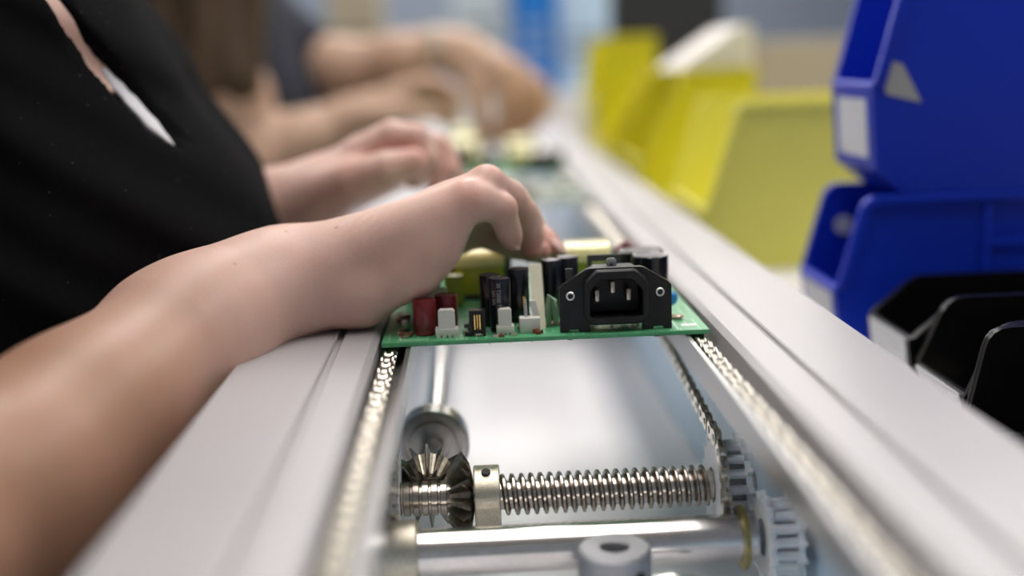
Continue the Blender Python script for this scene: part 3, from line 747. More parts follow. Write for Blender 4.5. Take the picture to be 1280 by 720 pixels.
# solder blobs under the board
for px, w in ((713, 3.5), (822, 4)):
    p = at(px, 424, Y=4); mb = MB(); mb.lathe([(w*.75, -1.02), (w*.7, -1.6), (w*.4, -2.2), (.01, -2.4)], (p[0], 5, 0), 'z', 16); mb.build('underside_part', M['red_sleeve'], board, label='dark red part under the board')
for k in range(14):
    x = 10 + k*9.4; MB().lathe([(.9, -1.02), (.35, -1.7), (.2, -2.2), (.01, -2.2)], (x, 3+random.random()*4, 0), 'z', 8).build('solder_joint', M['solder'], board)

# ---- second board further along the line
b2 = thing('circuit_board', (72, 900, -1), 'blurred green circuit board further down the line, being worked on by the second person', 'circuit board')
MB().box(.3, 144.7, 780, 990, -1, .9, .12).build('substrate', M['mask'], b2)
for x, y, r, h in ((122, 800, 15, 22), (134, 830, 12, 20), (100, 812, 11, 14), (30, 850, 13, 26), (62, 840, 10, 18)):
    c = MB().lathe([(r, 1), (r, h-1), (r-1, h)], (x, y, 0), 'z', 24).build('capacitor', M['black_sleeve'], b2, label='black can capacitor')
    MB().cyl((x, y, h-.2), 'z', r*.8, .4, 20).build('vent_top', M['can'], c)
for x0, x1, y0, h in ((18, 52, 868, 34), (24, 44, 905, 46), (84, 114, 850, 34)):
    t = MB().box(x0-4, x1+4, y0+4, y0+26, 1, h-5, .6).build('transformer', M['core'], b2, label='yellow-taped transformer')
    MB().box(x0, x1, y0, y0+30, 3, h-15.2, 2).build('winding_tape', M['tape'], t); MB().prism([(y0-.5, h-15), (y0+12, h), (y0+30.5, h), (y0+30.5, h-15)], 'yz', x0-.5, x1+.5).build('shiny_wrap', M['foil'], t, smooth=20)
for k in range(18):
    x, y = random.uniform(8, 136), random.uniform(785, 850); MB().box(x-3, x+3, y-2, y+2, .9, random.uniform(3, 9), .3).build('chip_part', M[random.choice(['core', 'tin', 'white_plastic', 'grey_part'])], b2)

# a third, dull board between them on the chains
b3 = thing('circuit_board', (72, 620, -1), 'blurred dull grey-green board waiting on the chains between the two other boards', 'circuit board')
MB().box(.3, 144.7, 500, 690, -1, .9, .12).build('substrate', M['dull_board'], b3)
for k in range(30):
    x, y = random.uniform(12, 132), random.uniform(512, 678); w = random.uniform(3, 9); MB().box(x-w, x+w, y-w*.7, y+w*.7, .9, random.uniform(2, 9), .3).build('chip_part', M[random.choice(['core', 'tin', 'white_plastic', 'grey_part', 'solder', 'dull_board'])], b3)

# ================================================================ PARTS BINS
BZ = -52.0     # bench top
bn = thing('bench', (560, 500, -ZOFF), 'white workbench beside the right rail carrying the parts bins', 'bench')
MB().box(222, 900, -420, 1500, BZ-40, BZ, 2).build('bench_top', M['bench'], bn)
for x, y in ((260, -380), (860, -380), (260, 1460), (860, 1460)): MB().box(x-25, x+25, y-25, y+25, -ZOFF, BZ-40.2, 2).build('leg', M['alu'], bn)
def parts_bin(y0, y1, xl, zl, xr, zr, xb, zb, m, label, cat_label=True, ribs=0, lean=5, group=None, card=None, lip_drop=0, chin=0):
    """open-fronted stacking bin: y0 near side, y1 far side, lip at (xl, zl), rim starts at (xr, zr), back at xb, base zb"""
    t = thing('parts_bin', ((xl+xb)/2, (y0+y1)/2, zb), label, 'bin', group)
    th = 2.4
    pts = [(xl+lean, zb+chin), (xl, zl-2), (xl+1.5, zl)]
    # rounded shoulder between the sloping front edge and the rim
    A = np.array((xl+1.5, zl)); B = np.array((xr, zr)); d = (A-B)/np.linalg.norm(A-B); rr = min(9, (zr-zl)*.3)
    for k in range(5):
        s = k/4; q = (1-s)**2*(B+d*rr) + 2*s*(1-s)*B + s*s*(B+np.array((rr, 0))); pts.append(tuple(q))
    pts += [(xb, zr), (xb, zb)]
    if chin: pts += [(xl+lean+chin*1.2, zb)]
    mb = MB()
    mb.prism(pts, 'xz', y0, y0+th); mb.prism(pts, 'xz', y1-th, y1)
    mb.prism([(xl+lean, zb+chin), (xl, zl-2), (xl+1.5, zl), (xl+1.5+th, zl), (xl+lean+th, zb+chin)], 'xz', y0+th, y1-th)
    if chin: mb.prism([(xl+lean, zb+chin), (xl+lean+chin*1.2, zb), (xl+lean+chin*1.2+th, zb), (xl+lean+th, zb+chin+th)], 'xz', y0+th, y1-th)
    mb.box(xl+lean+th+(chin*1.2 if chin else 0), xb, y0+th, y1-th, zb, zb+th); mb.box(xb-th, xb, y0+th, y1-th, zb+th, zr)
    mb.build('bin_shell', m, t, smooth=30)
    # rolled rim following the sloping edge and the top on both sides
    rim = pts[2:8] + [(xb, zr)]
    mb = MB()
    for ya, yb in ((y0-3.2, y0-.02), (y1+.02, y1+3.2)):
        low = [(p[0]+2.6, p[1]-5.4) if i > 1 else (p[0]+5.5, p[1]-2.5) for i, p in enumerate(rim)]
        poly = rim + low[::-1]; mb = MB(); mb.prism(poly, 'xz', ya, yb); mb.build('rim', m, t, smooth=30, bevel=.7)
    if ribs:
        mb = MB()
        for k in range(ribs): 
            z = zb + (zr-zb)*(k+1)/(ribs+1); mb.box(xr+ (xb-xr)*.42, xb-2, y0-1.6, y0-.02, z-1.2, z+1.2)
        mb.box(xr+(xb-xr)*.40, xr+(xb-xr)*.40+5, y0-2.4, y0-.02, zb+1, zr-6)
        mb.build('wall_ribs', m, t, smooth=30, bevel=.4)
    if card:
        a, b, c0, c1 = card; mb = MB()
        def lipx(z): return xl + lean*(zl-2-z)/max(1, (zl-2-zb-chin)) - .5
        za, zb_ = zb+chin+(zl-zb-chin)*c0, zb+chin+(zl-zb-chin)*c1
        ya, yb = y0+(y1-y0)*a, y0+(y1-y0)*b
        mb.add([(lipx(za), ya, za), (lipx(za), yb, za), (lipx(zb_), yb, zb_), (lipx(zb_), ya, zb_), (lipx(za)+.4, ya, za), (lipx(za)+.4, yb, za), (lipx(zb_)+.4, yb, zb_), (lipx(zb_)+.4, ya, zb_)],
               [(3,2,1,0), (4,5,6,7), (0,1,5,4), (1,2,6,5), (2,3,7,6), (3,0,4,7)])
        mb.build('label_card', M['label'], t, smooth=0, label='white paper label on the front lip')
    return t
# two blue bins, one stacked on the other
p = at(1000, 332, Y=238); r_ = at(1033, 225, Y=238); rn = at(1074, 246, Y=165)
lowb = parts_bin(165, 238, p[0], p[2], r_[0], rn[2]+.5, 520, BZ+.2, M['bin_blue'], 'blue parts bin standing on the bench, under the other blue bin', ribs=0, lean=4, card=(.1, .9, .1, .85), group=None)
mb = MB(); mb.box(r_[0]+70, r_[0]+74, 163, 164.98, BZ+2, rn[2]-6); mb.box(r_[0]+74, 515, 163.4, 164.98, 4, 8); mb.build('wall_ribs', M['bin_blue'], lowb, smooth=30, bevel=.5)
s = at(1055, 281, Y=235); MB().cyl((s[0], 235.0, s[2]), 'y', 6, .5, 24).build('round_sticker', M['label'], lowb, label='small whitish round sticker inside')
zr_low = rn[2]+.5
p = at(1040, 100, Y=238); q = at(1069, 0, Y=238); k = (q[0]-p[0])/(q[2]-p[2])
zb2 = zr_low+.6
upb = parts_bin(163, 238, p[0], p[2], p[0]+k*78, p[2]+78, 545, zb2, M['bin_blue'], 'blue parts bin stacked on top of the other blue bin, upper right', lean=3, chin=14, ribs=7, card=(.15, .85, .12, .8))
mb = MB(); c = [at(*v, Y=162.4) for v in ((1100, 72), (1128, 80), (1152, 128), (1108, 118))]
mb.add([(v[0], 162.3, v[2]) for v in c] + [(v[0], 162.9, v[2]) for v in c], [(0,1,2,3), (7,6,5,4), (0,4,5,1), (1,5,6,2), (2,6,7,3), (3,7,4,0)])
mb.build('side_sticker', M['sticker'], upb, smooth=0, label='grey sticker on the side wall')
# black bins in a row nearer the camera
bk = [((1085, 391), (1143, 344), 134, 72, 'small black bin next to the blue bins, white label on its lip'),
      ((1143, 452), (1184, 371), 62, 2, 'small black bin in the middle of the black row with pale parts in its mouth'),
      ((1203, 520), (1236, 409), -8, -82, 'small black bin nearest the camera at the right edge')]
for (lx, ly), (rx, ry), yf, yn, lab in bk:
    p = at(lx, ly, Y=yf); r_ = at(rx, ry, Y=yf)
    parts_bin(yn, yf, p[0], p[2], r_[0], r_[2], 430, BZ+.2, M['bin_black'], lab, lean=3, group='black bins', card=(.06, .94, .1, .96))
    MBX = p
p = at(1143, 452, Y=62); 
for k in range(9):
    x, y = p[0]+8+random.random()*26, 8+random.random()*40; z = BZ+2.8+(k//5)*4
    o = MB().lathe([(.01, 0), (2.6, .6), (3.2, 2.2), (2.4, 3.8), (.01, 4.4)], (p[0]+10+(k % 3)*8.5, 12+(k//3)*14, BZ+2.8), 'z', 12).build('small_part', M['button'])
    tag(o, 'small pale plastic part lying in the mouth of the middle black bin', 'part', 'pale parts in the black bin')
# yellow bins further along
pn = at(880, 262, Y=430); rn = at(922, 128, Y=430)
parts_bin(430, 590, pn[0], pn[2], rn[0], rn[2], 520, BZ+.2, M['bin_pale'], 'large milky yellow parts bin just behind the blue bins', lean=3)
pn = at(800, 200, Y=720); rn = at(851, 88, Y=720)
yb2 = parts_bin(720, 900, pn[0], pn[2], rn[0], rn[2], 336, BZ+.2, M['bin_yellow'], 'bright yellow parts bin with white card on top, behind the milky yellow bin', lean=3)
mb = MB(); z = rn[2]+.4
mb.prism([(rn[0]+2, z), (336, z), (336, z+42), (326, z+44), (rn[0]+8, z+6)], 'xz', 730, 890); mb.build('card_stack', M['paper'], org=(300, 810, z))
tag(bpy.data.objects['card_stack'], 'slanted white cards stacked on the yellow bin', 'card')
parts_bin(930, 1110, pn[0]-8, pn[2], rn[0]-6, rn[2]+2, 336, BZ+.2, M['bin_yellow'], 'bright yellow parts bin further down, behind the one with cards', lean=3)
parts_bin(1140, 1330, 215, 70, 228, 148, 300, BZ+.2, M['bin_yellow'], 'tall yellow parts bin farthest down the row', lean=3)

# ---- blurred equipment at the far end
def machine(name, x0, x1, y0, y1, z0, z1, m, lab, cat, extra=None):
    t = thing(name, ((x0+x1)/2, (y0+y1)/2, z0), lab, cat)
    MB().box(x0, x1, y0, y1, z0, z1, 8).build('housing', m, t)
    if extra: extra(t, x0, x1, y0, y1, z0, z1)
    return t
def slots(mm):
    def f(t, x0, x1, y0, y1, z0, z1):
        for k in range(3): z = z0+(z1-z0)*(.25+.12*k); MB().box(x0+(x1-x0)*.15, x1-(x1-x0)*.15, y0-3, y0-.05, z-4, z+4).build('vent_slot', M[mm], t)
    return f
machine('test_machine', 330, 640, 1750, 1950, BZ+.2+52-52, 330, M['far_dark'], 'dark blurred machine standing behind the yellow bins', 'machine', slots('far_grey')) if False else None
a = at(768, 52, Y=1420); b = at(905, 20, Y=1420)
machine('test_machine', a[0], b[0], 1420, 1490, BZ+.1, 290, M['far_dark'], 'dark blurred machine behind the yellow bins', 'machine', slots('grey_part'))
def far(name, px0, px1, ptop, pbot, Y, d, m, lab, cat, floor=False, vent=None):
    a = at(px0, pbot, Y=Y); b = at(px1, ptop, Y=Y)
    return machine(name, a[0], b[0], Y, Y+d, -ZOFF if floor else a[2], b[2], m, lab, cat, slots(vent) if vent else None)
MB().box(-520, 640, 2330, 2900, -ZOFF, 40, 4).build('far_table', M['bench'], org=(60, 2600, -ZOFF)); tag(bpy.data.objects['far_table'], 'pale blurred table beyond the end of the conveyor', 'table')
def on_table(name, px0, px1, ptop, Y, d, m, lab, cat, vent='grey_part'):
    a = at(px0, 40, Y=Y); b = at(px1, ptop, Y=Y)
    return machine(name, a[0], b[0], Y, Y+d, 40.2, b[2], m, lab, cat, slots(vent))
on_table('storage_crate', 642, 694, -60, 2400, 220, M['far_blue'], 'bright blue blurred crate beyond the end of the line', 'crate', 'far_grey')
on_table('control_cabinet', 566, 634, -70, 2420, 260, M['far_grey'], 'pale grey blurred cabinet left of the blue crate', 'cabinet')
on_table('cardboard_carton', 410, 470, -50, 2430, 240, M['beige'], 'beige blurred carton at the far left of the table', 'carton', 'core')
on_table('test_unit', 698, 764, -30, 2440, 200, M['bluepanel'], 'grey-blue blurred unit right of the blue crate', 'machine')

a = at(930, 100, Y=1250); b = at(1100, 46, Y=1250)
machine('carton', a[0], b[0], 1250, 1400, BZ+.1, b[2], M['beige'], 'blurred beige carton on the bench behind the yellow bins', 'carton', slots('core'))

# ================================================================ PEOPLE
def hand_sdf(palm, fingers, kp=10, kf=3, kc=2):
    """palm: list of (a,b,ra,rb) cones; fingers: lists of joints. Fingers blend with the palm, never with each other."""
    def f(P):
        d = None
        for a, b, ra, rb in palm:
            e = capd(P, a, b, ra, rb); d = e if d is None else smin(d, e, kp)
        out = d
        for js in fingers: out = np.minimum(out, smin(d, chain_d(P, js, kc), kf))
        return out, d
    return f
def cone(j0, j1): return (j0[0], j1[0], j0[1], j1[1])
def patch(center, normal, along, w, l, curve, name, parent, m, label=None):
    """fingernail: small curved plate with thickness"""
    n = np.array(normal, float); n /= np.linalg.norm(n); a = np.array(along, float); a -= n*np.dot(a, n); a /= np.linalg.norm(a); s = np.cross(n, a)
    vs = []; N_ = 8
    for t in (0, .5):
        for i in range(N_+1):
            for j in range(N_+1):
                u, v = (i/N_-.5)*2, (j/N_-.5)*2
                ww = w*(1-.25*max(0, v)**3)*(1 - .25*max(0, -v)**3)
                vs.append(np.array(center) + s*u*ww/2 + a*v*l/2*(1-.18*u*u) - n*(curve*u*u + .35*v*v + t))
    K = N_+1; fs = []
    for i in range(N_):
        for j in range(N_):
            q = (i*K+j, (i+1)*K+j, (i+1)*K+j+1, i*K+j+1); fs.append(q); fs.append(tuple(K*K+k for k in q[::-1]))
    rim = [i*K for i in range(K)] + [N_*K+j for j in range(1, K)] + [i*K+N_ for i in range(N_-1, -1, -1)] + [j for j in range(N_-1, 0, -1)]
    for a_, b_ in zip(rim, rim[1:]+rim[:1]): fs.append((a_, b_, K*K+b_, K*K+a_))
    mb = MB(); mb.add(vs, fs); return mb.build(name, m, parent, smooth=60, label=label)

# ---- person one: right hand on the board
RH_palm = [cone(J(345,352,24,21), J(395,345,26,18)), cone(J(350,346,54,19.5), J(400,338,54,18)),
           cone(J(378,350,27,18), J(583,250.5,22,8.9)), cone(J(372,340,38,18.5), J(560,263,38,10.6)), cone(J(560,263,38,10.6), J(608,231,38,8.9)),
           cone(J(372,342,52,17.5), J(612,242,56,9.8)), cone(J(372,346,62,16), J(604,260,74,9.8)),
           cone(J(392,381,22,11), J(450,371,24,12.2)), cone(J(450,371,24,12.2), J(515,337,25,11.6)), cone(J(515,337,25,11.6), J(543,306,24,10.6)), cone(J(543,306,24,10.6), J(561,279,23,8.2)),
           cone(J(412,362,60,15), J(540,315,72,11.5))]
RH_f = [[J(583,250.5,22,8.6), J(599,252.5,27,8.2), J(626.5,261,33,7.3), J(633,281,37,5.9), J(637.5,293,39,5.6), J(640,301.5,40,4.6)],
        [J(608,231,40,8.9), J(634,247,51,8.7), J(652.5,268,61,8.0), J(661,292,63,6.8), J(663.5,314,62,5.6)],
        [J(612,242,56,9.6), J(640,252,66,8.6), J(658,276,74,7.8), J(666,300,74,6.6), J(670,313,71,5.6)],
        [J(604,260,74,9.6), J(640,270,87,8.4), J(662,285,90,7.7), J(681,301,83,6.2), J(695.5,313.5,77,4.9)],
        [J(470,338,70,13), J(545,305,78,9.6), J(600,291,82,7.2), J(642,306,76,6.8), J(674,315,70,5.8)]]
ARM_R = [J(350,350,36,21), J(300,376,12,20.5), J(255,405,-4,24.8), J(214,435,-20,27.4), J(130,509,-66,29.2), J(76,552,-95,30.5), J(-5,620,-135,31), J(-215,762,-200,34)]
ELB_R = at(-215, 742, Y=-200)
SH_R = np.array((-262., -40, 262)); SH_L = np.array((-330., 350, 250))
# ---- person one: left hand further along the line
LH_palm = [cone(J(345,263,246,23), J(400,240,243,21)), cone(J(400,240,243,20), J(452,196,238,13)), cone(J(400,238,256,20), J(482,196,258,13)),
           cone(J(400,242,268,19), J(492,204,274,13)), cone(J(400,245,272,18), J(500,212,288,12)), cone(J(385,250,232,17), J(440,224,218,13))]
LH_f = [[J(452,194,238,12.5), J(490,171,234,10.2), J(520,175,230,10.0), J(532,200,226,8.8), J(518,221,224,7.8)],
        [J(482,194,258,12.5), J(545,186,252,10), J(558,214,246,8.8), J(548,238,242,7.6)],
        [J(492,202,274,12), J(554,196,270,9.6), J(565,224,264,8.6), J(555,246,258,7.4)],
        [J(500,212,288,11), J(552,212,286,8.8), J(560,234,280,7.8), J(548,250,274,6.8)],
        [J(385,250,230,16), J(440,226,214,12.6), J(484,212,208,11.2), J(515,204,210,9.2)]]
ARM_L = [J(345,263,246,23), J(290,288,240,27), J(180,335,235,36), (np.array((-215., 255, -18)), 40)]
ELB_L = np.array((-215., 255, -18))
hR = hand_sdf(RH_palm, RH_f); hL = hand_sdf(LH_palm, LH_f)
# torso under the shirt
def torso(P):
    c1, c2, c3, c4 = TC
    d = None
    for y in (TY0, TY1):
        js = [((c[0]-12*(y == TY1), y, c[1]), r) for c, r in TC]
        e = chain_d(P, js, 25); d = e if d is None else smin(d, e, 40)
    return d
TY0, TY1 = 135.0, 235.0
TC = [((-290, 196), 104), ((-233, 104), 107), ((-184, 20), 111), ((-197, -120), 118)]
def shoulders(P):
    d = smin(capd(P, SH_R, SH_L, 66, 66), capd(P, (-310, 185, 230), (-330, 185, 330), 56, 50), 50)
    return d
HEADC = np.array((-262., 190, 470))
def head(P):
    d = elld(P, HEADC + np.array((-12, 0, 14)), (98, 76, 92))
    d = smin(d, elld(P, HEADC + np.array((22, 0, -46)), (62, 54, 66)), 40)
    d = smin(d, capd(P, HEADC + np.array((84, 0, 4)), HEADC + np.array((100, 0, -28)), 8, 12), 14)
    for s in (-1, 1):
        d = smax(d, -elld(P, HEADC + np.array((88, s*32, 8)), (17, 19, 13)), 12)
        d = smin(d, elld(P, HEADC + np.array((78, s*32, 6)), (13, 14, 11)), 3)
        d = smin(d, elld(P, HEADC + np.array((-8, s*76, -8)), (22, 9, 32)), 8)
    d = smin(d, elld(P, HEADC + np.array((78, 0, -62)), (10, 24, 5)), 5)
    d = smin(d, elld(P, HEADC + np.array((76, 0, -72)), (10, 20, 6)), 5)
    d = smin(d, capd(P, (-330, 185, 300), HEADC + np.array((-30, 0, -60)), 54, 50), 30)
    return d
# where the open placket runs down the front of the shirt
def folds(P):
    u = P[:, 0]*.80 - P[:, 2]*.0 + P[:, 1]*.18; v = P[:, 0]*.55 + P[:, 2]*.83
    w = v*.105 + .9*np.sin(u*.021+1) + .6*np.sin(P[:, 1]*.03)
    return 2.4*np.sin(w) + 1.3*np.sin(v*.23 + u*.05 + np.sin(u*.03)*1.4) + .5*np.sin(u*.11 + v*.05)
def shirt_body(P):
    d = smin(torso(P), capd(P, SH_R, SH_L, 74, 74), 60)
    d = smin(d, capd(P, (-300, 185, 230), (-322, 185, 300), 74, 64), 50)
    for s, e in ((SH_R, ELB_R), (SH_L, ELB_L)):
        d = smin(d, capd(P, s, s*.35+e*.65, 68, 60), 30)
    return d + folds(P)*np.clip((d+30)/30, 0, 1)
def hit(px, py, f, dep=0):
    dv = AX.T @ np.array([(px-CX)/F_PX, (py-CY)/F_PX, 1.0]); dv /= np.linalg.norm(dv); t = 250.0
    for _ in range(160):
        q = (CAM + dv*t).astype(np.float32)[None]; s = float(f(q)[0])
        if s < .2: break
        t += s*.7
        if t > 1500: break
    return CAM + dv*(t+dep)
SLIT = [hit(x, y, shirt_body, 2.5) for x, y in ((30, -60), (62, -10), (97, 42), (132, 88), (165, 122), (196, 156), (224, 181))]
SLR = [3.6, 4, 4.2, 5, 6.6, 6, 2.5]
SL2 = [hit(x, y, shirt_body) for x, y in ((150, 92), (180, 126), (212, 156), (238, 177))]
def placket(P, g): return chain_d(P, [(p, r*g) for p, r in zip(SLIT, SLR)], 1)
def shirt(P):
    d = shirt_body(P)
    ridge = chain_d(P, [(p, 3.5) for p in [hit(*q, shirt_body) for q in ()]] , 1) if False else None
    d = smax(d, -placket(P, 1.25), 2)
    d = smax(d, -chain_d(P, [(p, r) for p, r in zip(SL2, (1.5, 4, 4.5, 2))], 1), 1.5)
    return d
def body1(P):
    r, _ = hR(P); d = smin(r, chain_d(P, ARM_R, 22), 15)
    l, _ = hL(P); d = np.minimum(d, smin(l, chain_d(P, ARM_L, 30), 14))
    d = smin(d, capd(P, SH_R, ELB_R, 52, 42), 20); d = smin(d, capd(P, SH_L, ELB_L, 52, 42), 20)
    core = smin(shoulders(P), chain_d(P, [((-275, 185, 200), 74), ((-225, 185, 60), 80), ((-225, 185, -60), 84)], 40), 50)
    core = smin(core, smax(shirt_body(P)+4.2, chain_d(P, [(p, r*2.4) for p, r in zip(SLIT[:4], SLR)], 1), 3), 12)
    return np.minimum(smin(d, core, 6), 1e9) if False else smin(smin(d, core, 6), head(P), 20)
p1 = thing('person', (-230, 170, -150), 'person in a black shirt in front, right hand resting on the front circuit board', 'person')
V, Q = snet(body1, (-470, -240, -190), (130, 430, 590), 1.7)
spots = [(at(585,240,Y=18), 11, .55), (at(612,215,Y=36), 12, .5), (at(652,262,Y=50), 13, .45), (at(632,262,Y=30), 11, .45), (at(641,302,Y=40), 9, .7), (at(664,318,Y=56), 11, .95), (at(698,312,Y=78), 12, 1.0),
         (at(676,315,Y=70), 16, .9), (at(600,300,Y=80), 26, .55), (at(450,395,Y=30), 20, .3), (at(515,195,Y=210), 16, .7), (at(440,235,Y=215), 24, .5), (at(555,205,Y=250), 18, .7)]
wr = [(at(455,275,Y=30), 13, 2.2), (at(590,277,Y=18), 5, 1.5), (at(622,276,Y=30), 6, 1.5), (at(655,262,Y=50), 8, 1.2), (at(550,325,Y=18), 10, .9), (at(366,400,Y=14), 8, 1.5)]
me = mesh_from('body', V, Q, ORG[p1], redness(V, spots, .08), redness(V, wr)*6, np.clip((20-V[:, 1])/110, 0, 1)*np.clip((-30-V[:, 0])/40, 0, 1)*(V[:, 2] < 150)); body = link_mesh('body', me, M['skin'], p1, ORG[p1], smooth=180)  # last mask: tan plus painted shade, stronger towards the right elbow
V, Q = snet(shirt, (-470, -150, -250), (10, 480, 380), 3.0)
me = mesh_from('shirt', V, Q, ORG[p1]); link_mesh('shirt', me, M['shirt'], p1, ORG[p1], smooth=180, label='black knit shirt with an open placket')
WS = [hit(x, y, shirt_body, 4.5) for x, y in ((134, 88), (150, 106), (168, 126), (192, 153), (216, 178))]
V, Q = snet(lambda P: smax(shirt_body(P)+3.2, chain_d(P, [(p, r) for p, r in zip(WS, (3, 4.2, 5, 5, 2.2))], 2), 1.5), (-260, -60, 30), (-40, 260, 200), 1.2)
me = mesh_from('undershirt', V, Q, ORG[p1]); link_mesh('undershirt', me, M['undershirt'], p1, ORG[p1], smooth=180, label='white undershirt showing in the open placket')
# hair: short cap of hair over the head above the frame
V, Q = snet(lambda P: smax(elld(P, HEADC + np.array((-18, 0, 22)), (106, 84, 98)), -elld(P, HEADC + np.array((70, 0, -40)), (90, 70, 95)), 10), (-420, 80, 340), (-120, 300, 620), 4)
me = mesh_from('hair', V, Q, ORG[p1]); link_mesh('hair', me, M['hair'], p1, ORG[p1], smooth=180)
view = lambda p: (CAM-np.array(p))/np.linalg.norm(CAM-np.array(p))
R_, D_, Fw = AX
# fingernails: little finger seen from the side, index finger seen from above, thumb of the left hand
patch(at(649,301,Y=38), R_*.85 - D_*.1 - Fw*.35, D_*.9+R_*.3, 6.5, 8.5, 1.3, 'fingernail', body, M['nail'])
patch(at(701,305,Y=75), R_*.62 - D_*.62 - Fw*.45, R_*.7+D_*.7, 8, 10, 1.5, 'fingernail', body, M['nail'])

# ---- person two, a metre further along
P2R = [(np.array((-325., 960, 175)), 46), J(288,120,945,44), J(318,212,935,38), J(380,178,945,34), J(432,152,955,27)]
P2Rp = [cone(J(432,152,955,26), J(462,142,958,25)), cone(J(462,140,950,22), J(500,116,945,15)), cone(J(462,140,965,22), J(512,120,965,15)), cone(J(462,142,985,22), J(515,126,985,15)), cone(J(455,148,940,20), J(490,142,930,15))]
P2Rf = [[J(500,116,945,14), J(535,102,945,10.5), J(560,112,945,9.6), J(566,132,945,8.5)], [J(512,120,965,14), J(545,108,965,10.5), J(569,122,965,9.6), J(570,142,962,8.5)],
        [J(515,126,985,13), J(545,116,985,10), J(566,132,985,9), J(565,150,980,8)], [J(515,132,1005,12), J(540,126,1005,9), J(558,142,1005,8), J(556,156,1000,7)],
        [J(490,142,930,14), J(520,140,922,11.5), J(545,142,922,9.6), J(556,148,925,8)]]
P2L = [(np.array((-330., 1190, 240)), 50), J(345,72,1150,44), J(420,88,1130,40), J(500,76,1120,33), J(548,62,1115,28)]
P2Lp = [cone(J(548,62,1115,28), J(580,66,1112,27)), cone(J(580,66,1100,24), J(622,88,1085,17)), cone(J(580,64,1112,24), J(632,84,1105,17)), cone(J(580,64,1125,24), J(640,86,1128,16)), cone(J(580,68,1140,22), J(642,94,1148,15)), cone(J(575,80,1095,20), J(596,108,1080,15))]
P2Lf = [[J(622,88,1085,17), J(634,124,1078,15), J(632,152,1076,13), J(624,172,1076,11)], [J(632,84,1105,17), J(656,116,1105,14.5), J(652,148,1104,13), J(644,168,1100,11)],
        [J(640,86,1128,16), J(670,108,1130,14), J(672,138,1130,12.5), J(660,158,1126,11)], [J(642,94,1148,15), J(678,112,1152,12.5), J(682,134,1152,11), J(672,150,1148,9.5)],
        [J(596,108,1080,17), J(600,138,1070,14), J(603,158,1068,12.5), J(606,174,1070,11)]]
h2R = hand_sdf(P2Rp, P2Rf); h2L = hand_sdf(P2Lp, P2Lf)
H2 = np.array((-300., 1080, 520))
def head2(P): return head(P - (H2-HEADC).astype(np.float32))
def torso2(P):
    d = smin(chain_d(P, [((-320, 1060, 250), 100), ((-292, 1065, 60), 116), ((-310, 1060, -160), 125)], 60), chain_d(P, [((-320, 1150, 250), 105), ((-292, 1150, 60), 118), ((-310, 1150, -160), 125)], 60), 60)
    return d
def shirt2(P):
    d = smin(torso2(P), capd(P, (-330, 950, 250), (-330, 1200, 260), 70, 70), 60)
    d = smin(d, capd(P, (-330, 1190, 245), at(378, 72, Y=1146), 60, 51), 25)
    d = smin(d, capd(P, (-330, 955, 245), (-320, 950, 190), 60, 54), 25)
    return d + 2*np.sin(P[:, 2]*.05+P[:, 0]*.03)
def body2(P):
    r, _ = h2R(P); d = smin(r, chain_d(P, P2R, 25), 14)
    l, _ = h2L(P); d = np.minimum(d, smin(l, chain_d(P, P2L, 25), 14))
    core = smin(chain_d(P, [((-335, 1080, 230), 95), ((-330, 1080, -60), 100)], 40), capd(P, (-330, 960, 240), (-330, 1190, 245), 52, 52), 40)
    d = smin(d, core, 20); d = smin(d, capd(P, (-330, 1080, 300), H2+np.array((-30, 0, -60)), 56, 50), 30)
    return smin(d, head2(P), 20)
p2 = thing('person', (-330, 1080, -280), 'blurred person in a dark navy shirt with long brown hair, further down the line', 'person')
V, Q = snet(body2, (-480, 820, -180), (140, 1330, 640), 3.2)
me = mesh_from('body', V, Q, ORG[p2], redness(V, [(at(560,120,Y=945), 30, .5), (at(640,165,Y=1090), 60, .8)], .05)); body_2 = link_mesh('body', me, M['skin2'], p2, ORG[p2], smooth=180)
V, Q = snet(shirt2, (-480, 820, -300), (-40, 1330, 380), 5)
me = mesh_from('shirt', V, Q, ORG[p2]); link_mesh('shirt', me, M['navy'], p2, ORG[p2], smooth=180, label='dark navy short-sleeved shirt')
def hair2(P):
    c = H2
    d = smax(elld(P, c + np.array((-18, 0, 22)), (112, 92, 104)), -elld(P, c + np.array((80, 0, -40)), (85, 62, 90)), 10)
    for k in range(20):
        a = k/19; y = c[1] - 96 + 8*math.sin(k*2.1); x = c[0] - 70 + 160*a
        d = smin(d, chain_d(P, [((x*.7+c[0]*.3, y+20, c[2]+10), 16), ((x, y-16, c[2]-140), 20), ((x+8*math.sin(k*1.7), y-60-10*math.sin(k), c[2]-300), 20), ((x+8*math.sin(k*1.3)+4, y-78, c[2]-455+40*a+14*math.sin(k*2.3)), 12)], 10), 8)
    return d
V, Q = snet(hair2, (-480, 820, 30), (-120, 1220, 660), 4)
me = mesh_from('hair', V, Q, ORG[p2]); link_mesh('hair', me, M['hair'], p2, ORG[p2], smooth=180, label='long brown hair hanging over the shoulder')
bc = at(548, 62, Y=1115); bd = at(575, 66, Y=1112) - at(520, 70, Y=1118)
MB().lathe([(28.6, -7), (31.5, -6), (32.5, 0), (31.5, 6), (28.6, 7)], bc, bd, 40, closed=True).build('bracelet', M['bracelet'], p2, label='pale bracelet on the wrist')

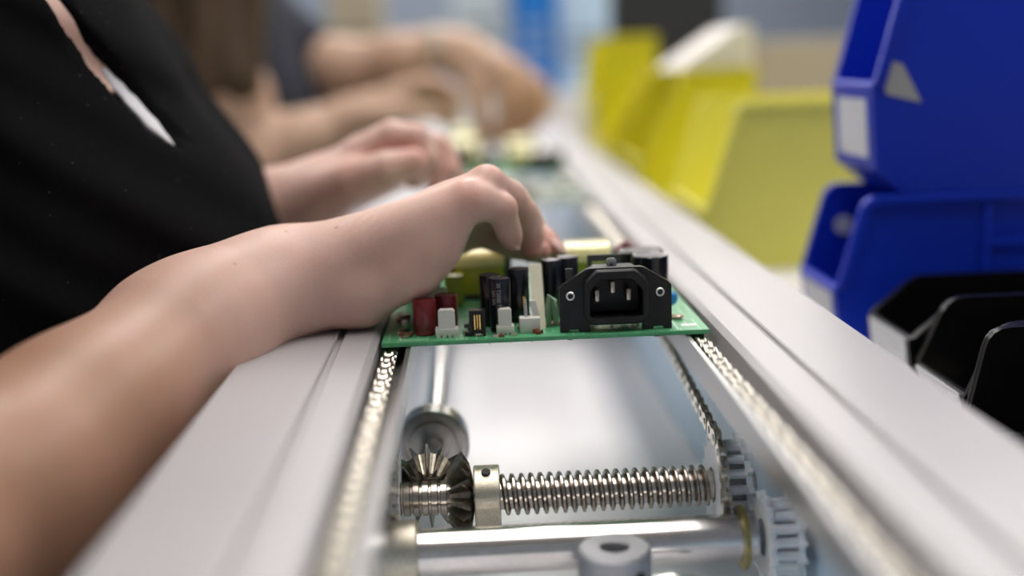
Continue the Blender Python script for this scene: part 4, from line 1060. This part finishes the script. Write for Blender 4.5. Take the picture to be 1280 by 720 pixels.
# ---- seats and legs, under the conveyor
def seat(x, y, lab):
    t = thing('work_stool', (x, y, -ZOFF), lab, 'stool', 'work stools')
    MB().lathe([(150, -505), (175, -497), (178, -475), (165, -460), (.1, -456)], (x, y, 0), 'z', 40).build('seat', M['far_dark'], t)
    MB().lathe([(24, -915), (24, -505.5)], (x, y, 0), 'z', 20).build('post', M['tin'], t)
    MB().lathe([(210, -950), (215, -945), (200, -935), (30, -915.5)], (x, y, 0), 'z', 40).build('base', M['far_dark'], t)
def trousers(p, x, y, mm):
    def f(P):
        d = capd(P, (x, y-55, -340), (x, y+55, -340), 108, 108)
        d = smin(d, capd(P, (x-2, y, -220), (x, y, -300), 100, 108), 40)
        for s in (-1, 1):
            e = smin(capd(P, (x+10, y+s*75, -340), (x+360, y+s*110, -360), 78, 62), capd(P, (x+360, y+s*110, -360), (x+330, y+s*110, -900), 60, 42), 30)
            d = smin(d, e, 40)
        return smax(d, -(P[:, 2]+905), 4)
    V, Q = snet(f, (x-150, y-230, -930), (x+480, y+230, -150), 7)
    link_mesh('trousers', mesh_from('trousers', V, Q, ORG[p]), mm, p, ORG[p], smooth=180)
    for s in (-1, 1):
        V, Q = snet(lambda P: smax(smin(elld(P, (x+400, y+s*112, -905), (110, 44, 46)), capd(P, (x+330, y+s*110, -905), (x+330, y+s*110, -860), 42, 36), 20), -(P[:, 2]+949), 3), (x+230, y+s*112-70, -960), (x+540, y+s*112+70, -800), 6)
        link_mesh('shoe', mesh_from('shoe', V, Q, ORG[p]), M['far_dark'], p, ORG[p], smooth=180)
trousers(p1, -230, 185, M['shirt']); seat(-235, 185, 'dark work stool under the person in the black shirt')
trousers(p2, -330, 1080, M['navy']); seat(-335, 1080, 'dark work stool under the person with long brown hair')

# ================================================================ LIGHT AND CAMERA
w = bpy.data.worlds.new('room_air'); scn.world = w; w.use_nodes = True
w.node_tree.nodes['Background'].inputs['Color'].default_value = (.86, .92, 1.0, 1)
w.node_tree.nodes['Background'].inputs['Strength'].default_value = .19
cam = bpy.data.cameras.new('camera'); co = bpy.data.objects.new('camera', cam); C.objects.link(co)
co.location = W(CAM)
R3 = Matrix((AX[0], -AX[1], -AX[2])).transposed()
co.rotation_euler = R3.to_euler()
cam.sensor_width = 36; cam.lens = 36*F_PX/1280; cam.clip_start = .02; cam.clip_end = 60
cam.dof.use_dof = True; cam.dof.focus_distance = .517; cam.dof.aperture_fstop = cam.lens/17.0; cam.dof.aperture_blades = 0
scn.camera = co
scn.view_settings.view_transform = 'Standard'; scn.view_settings.look = 'None'
scn.view_settings.exposure = 0.22; scn.view_settings.gamma = 1.0; scn.view_settings.use_curve_mapping = False
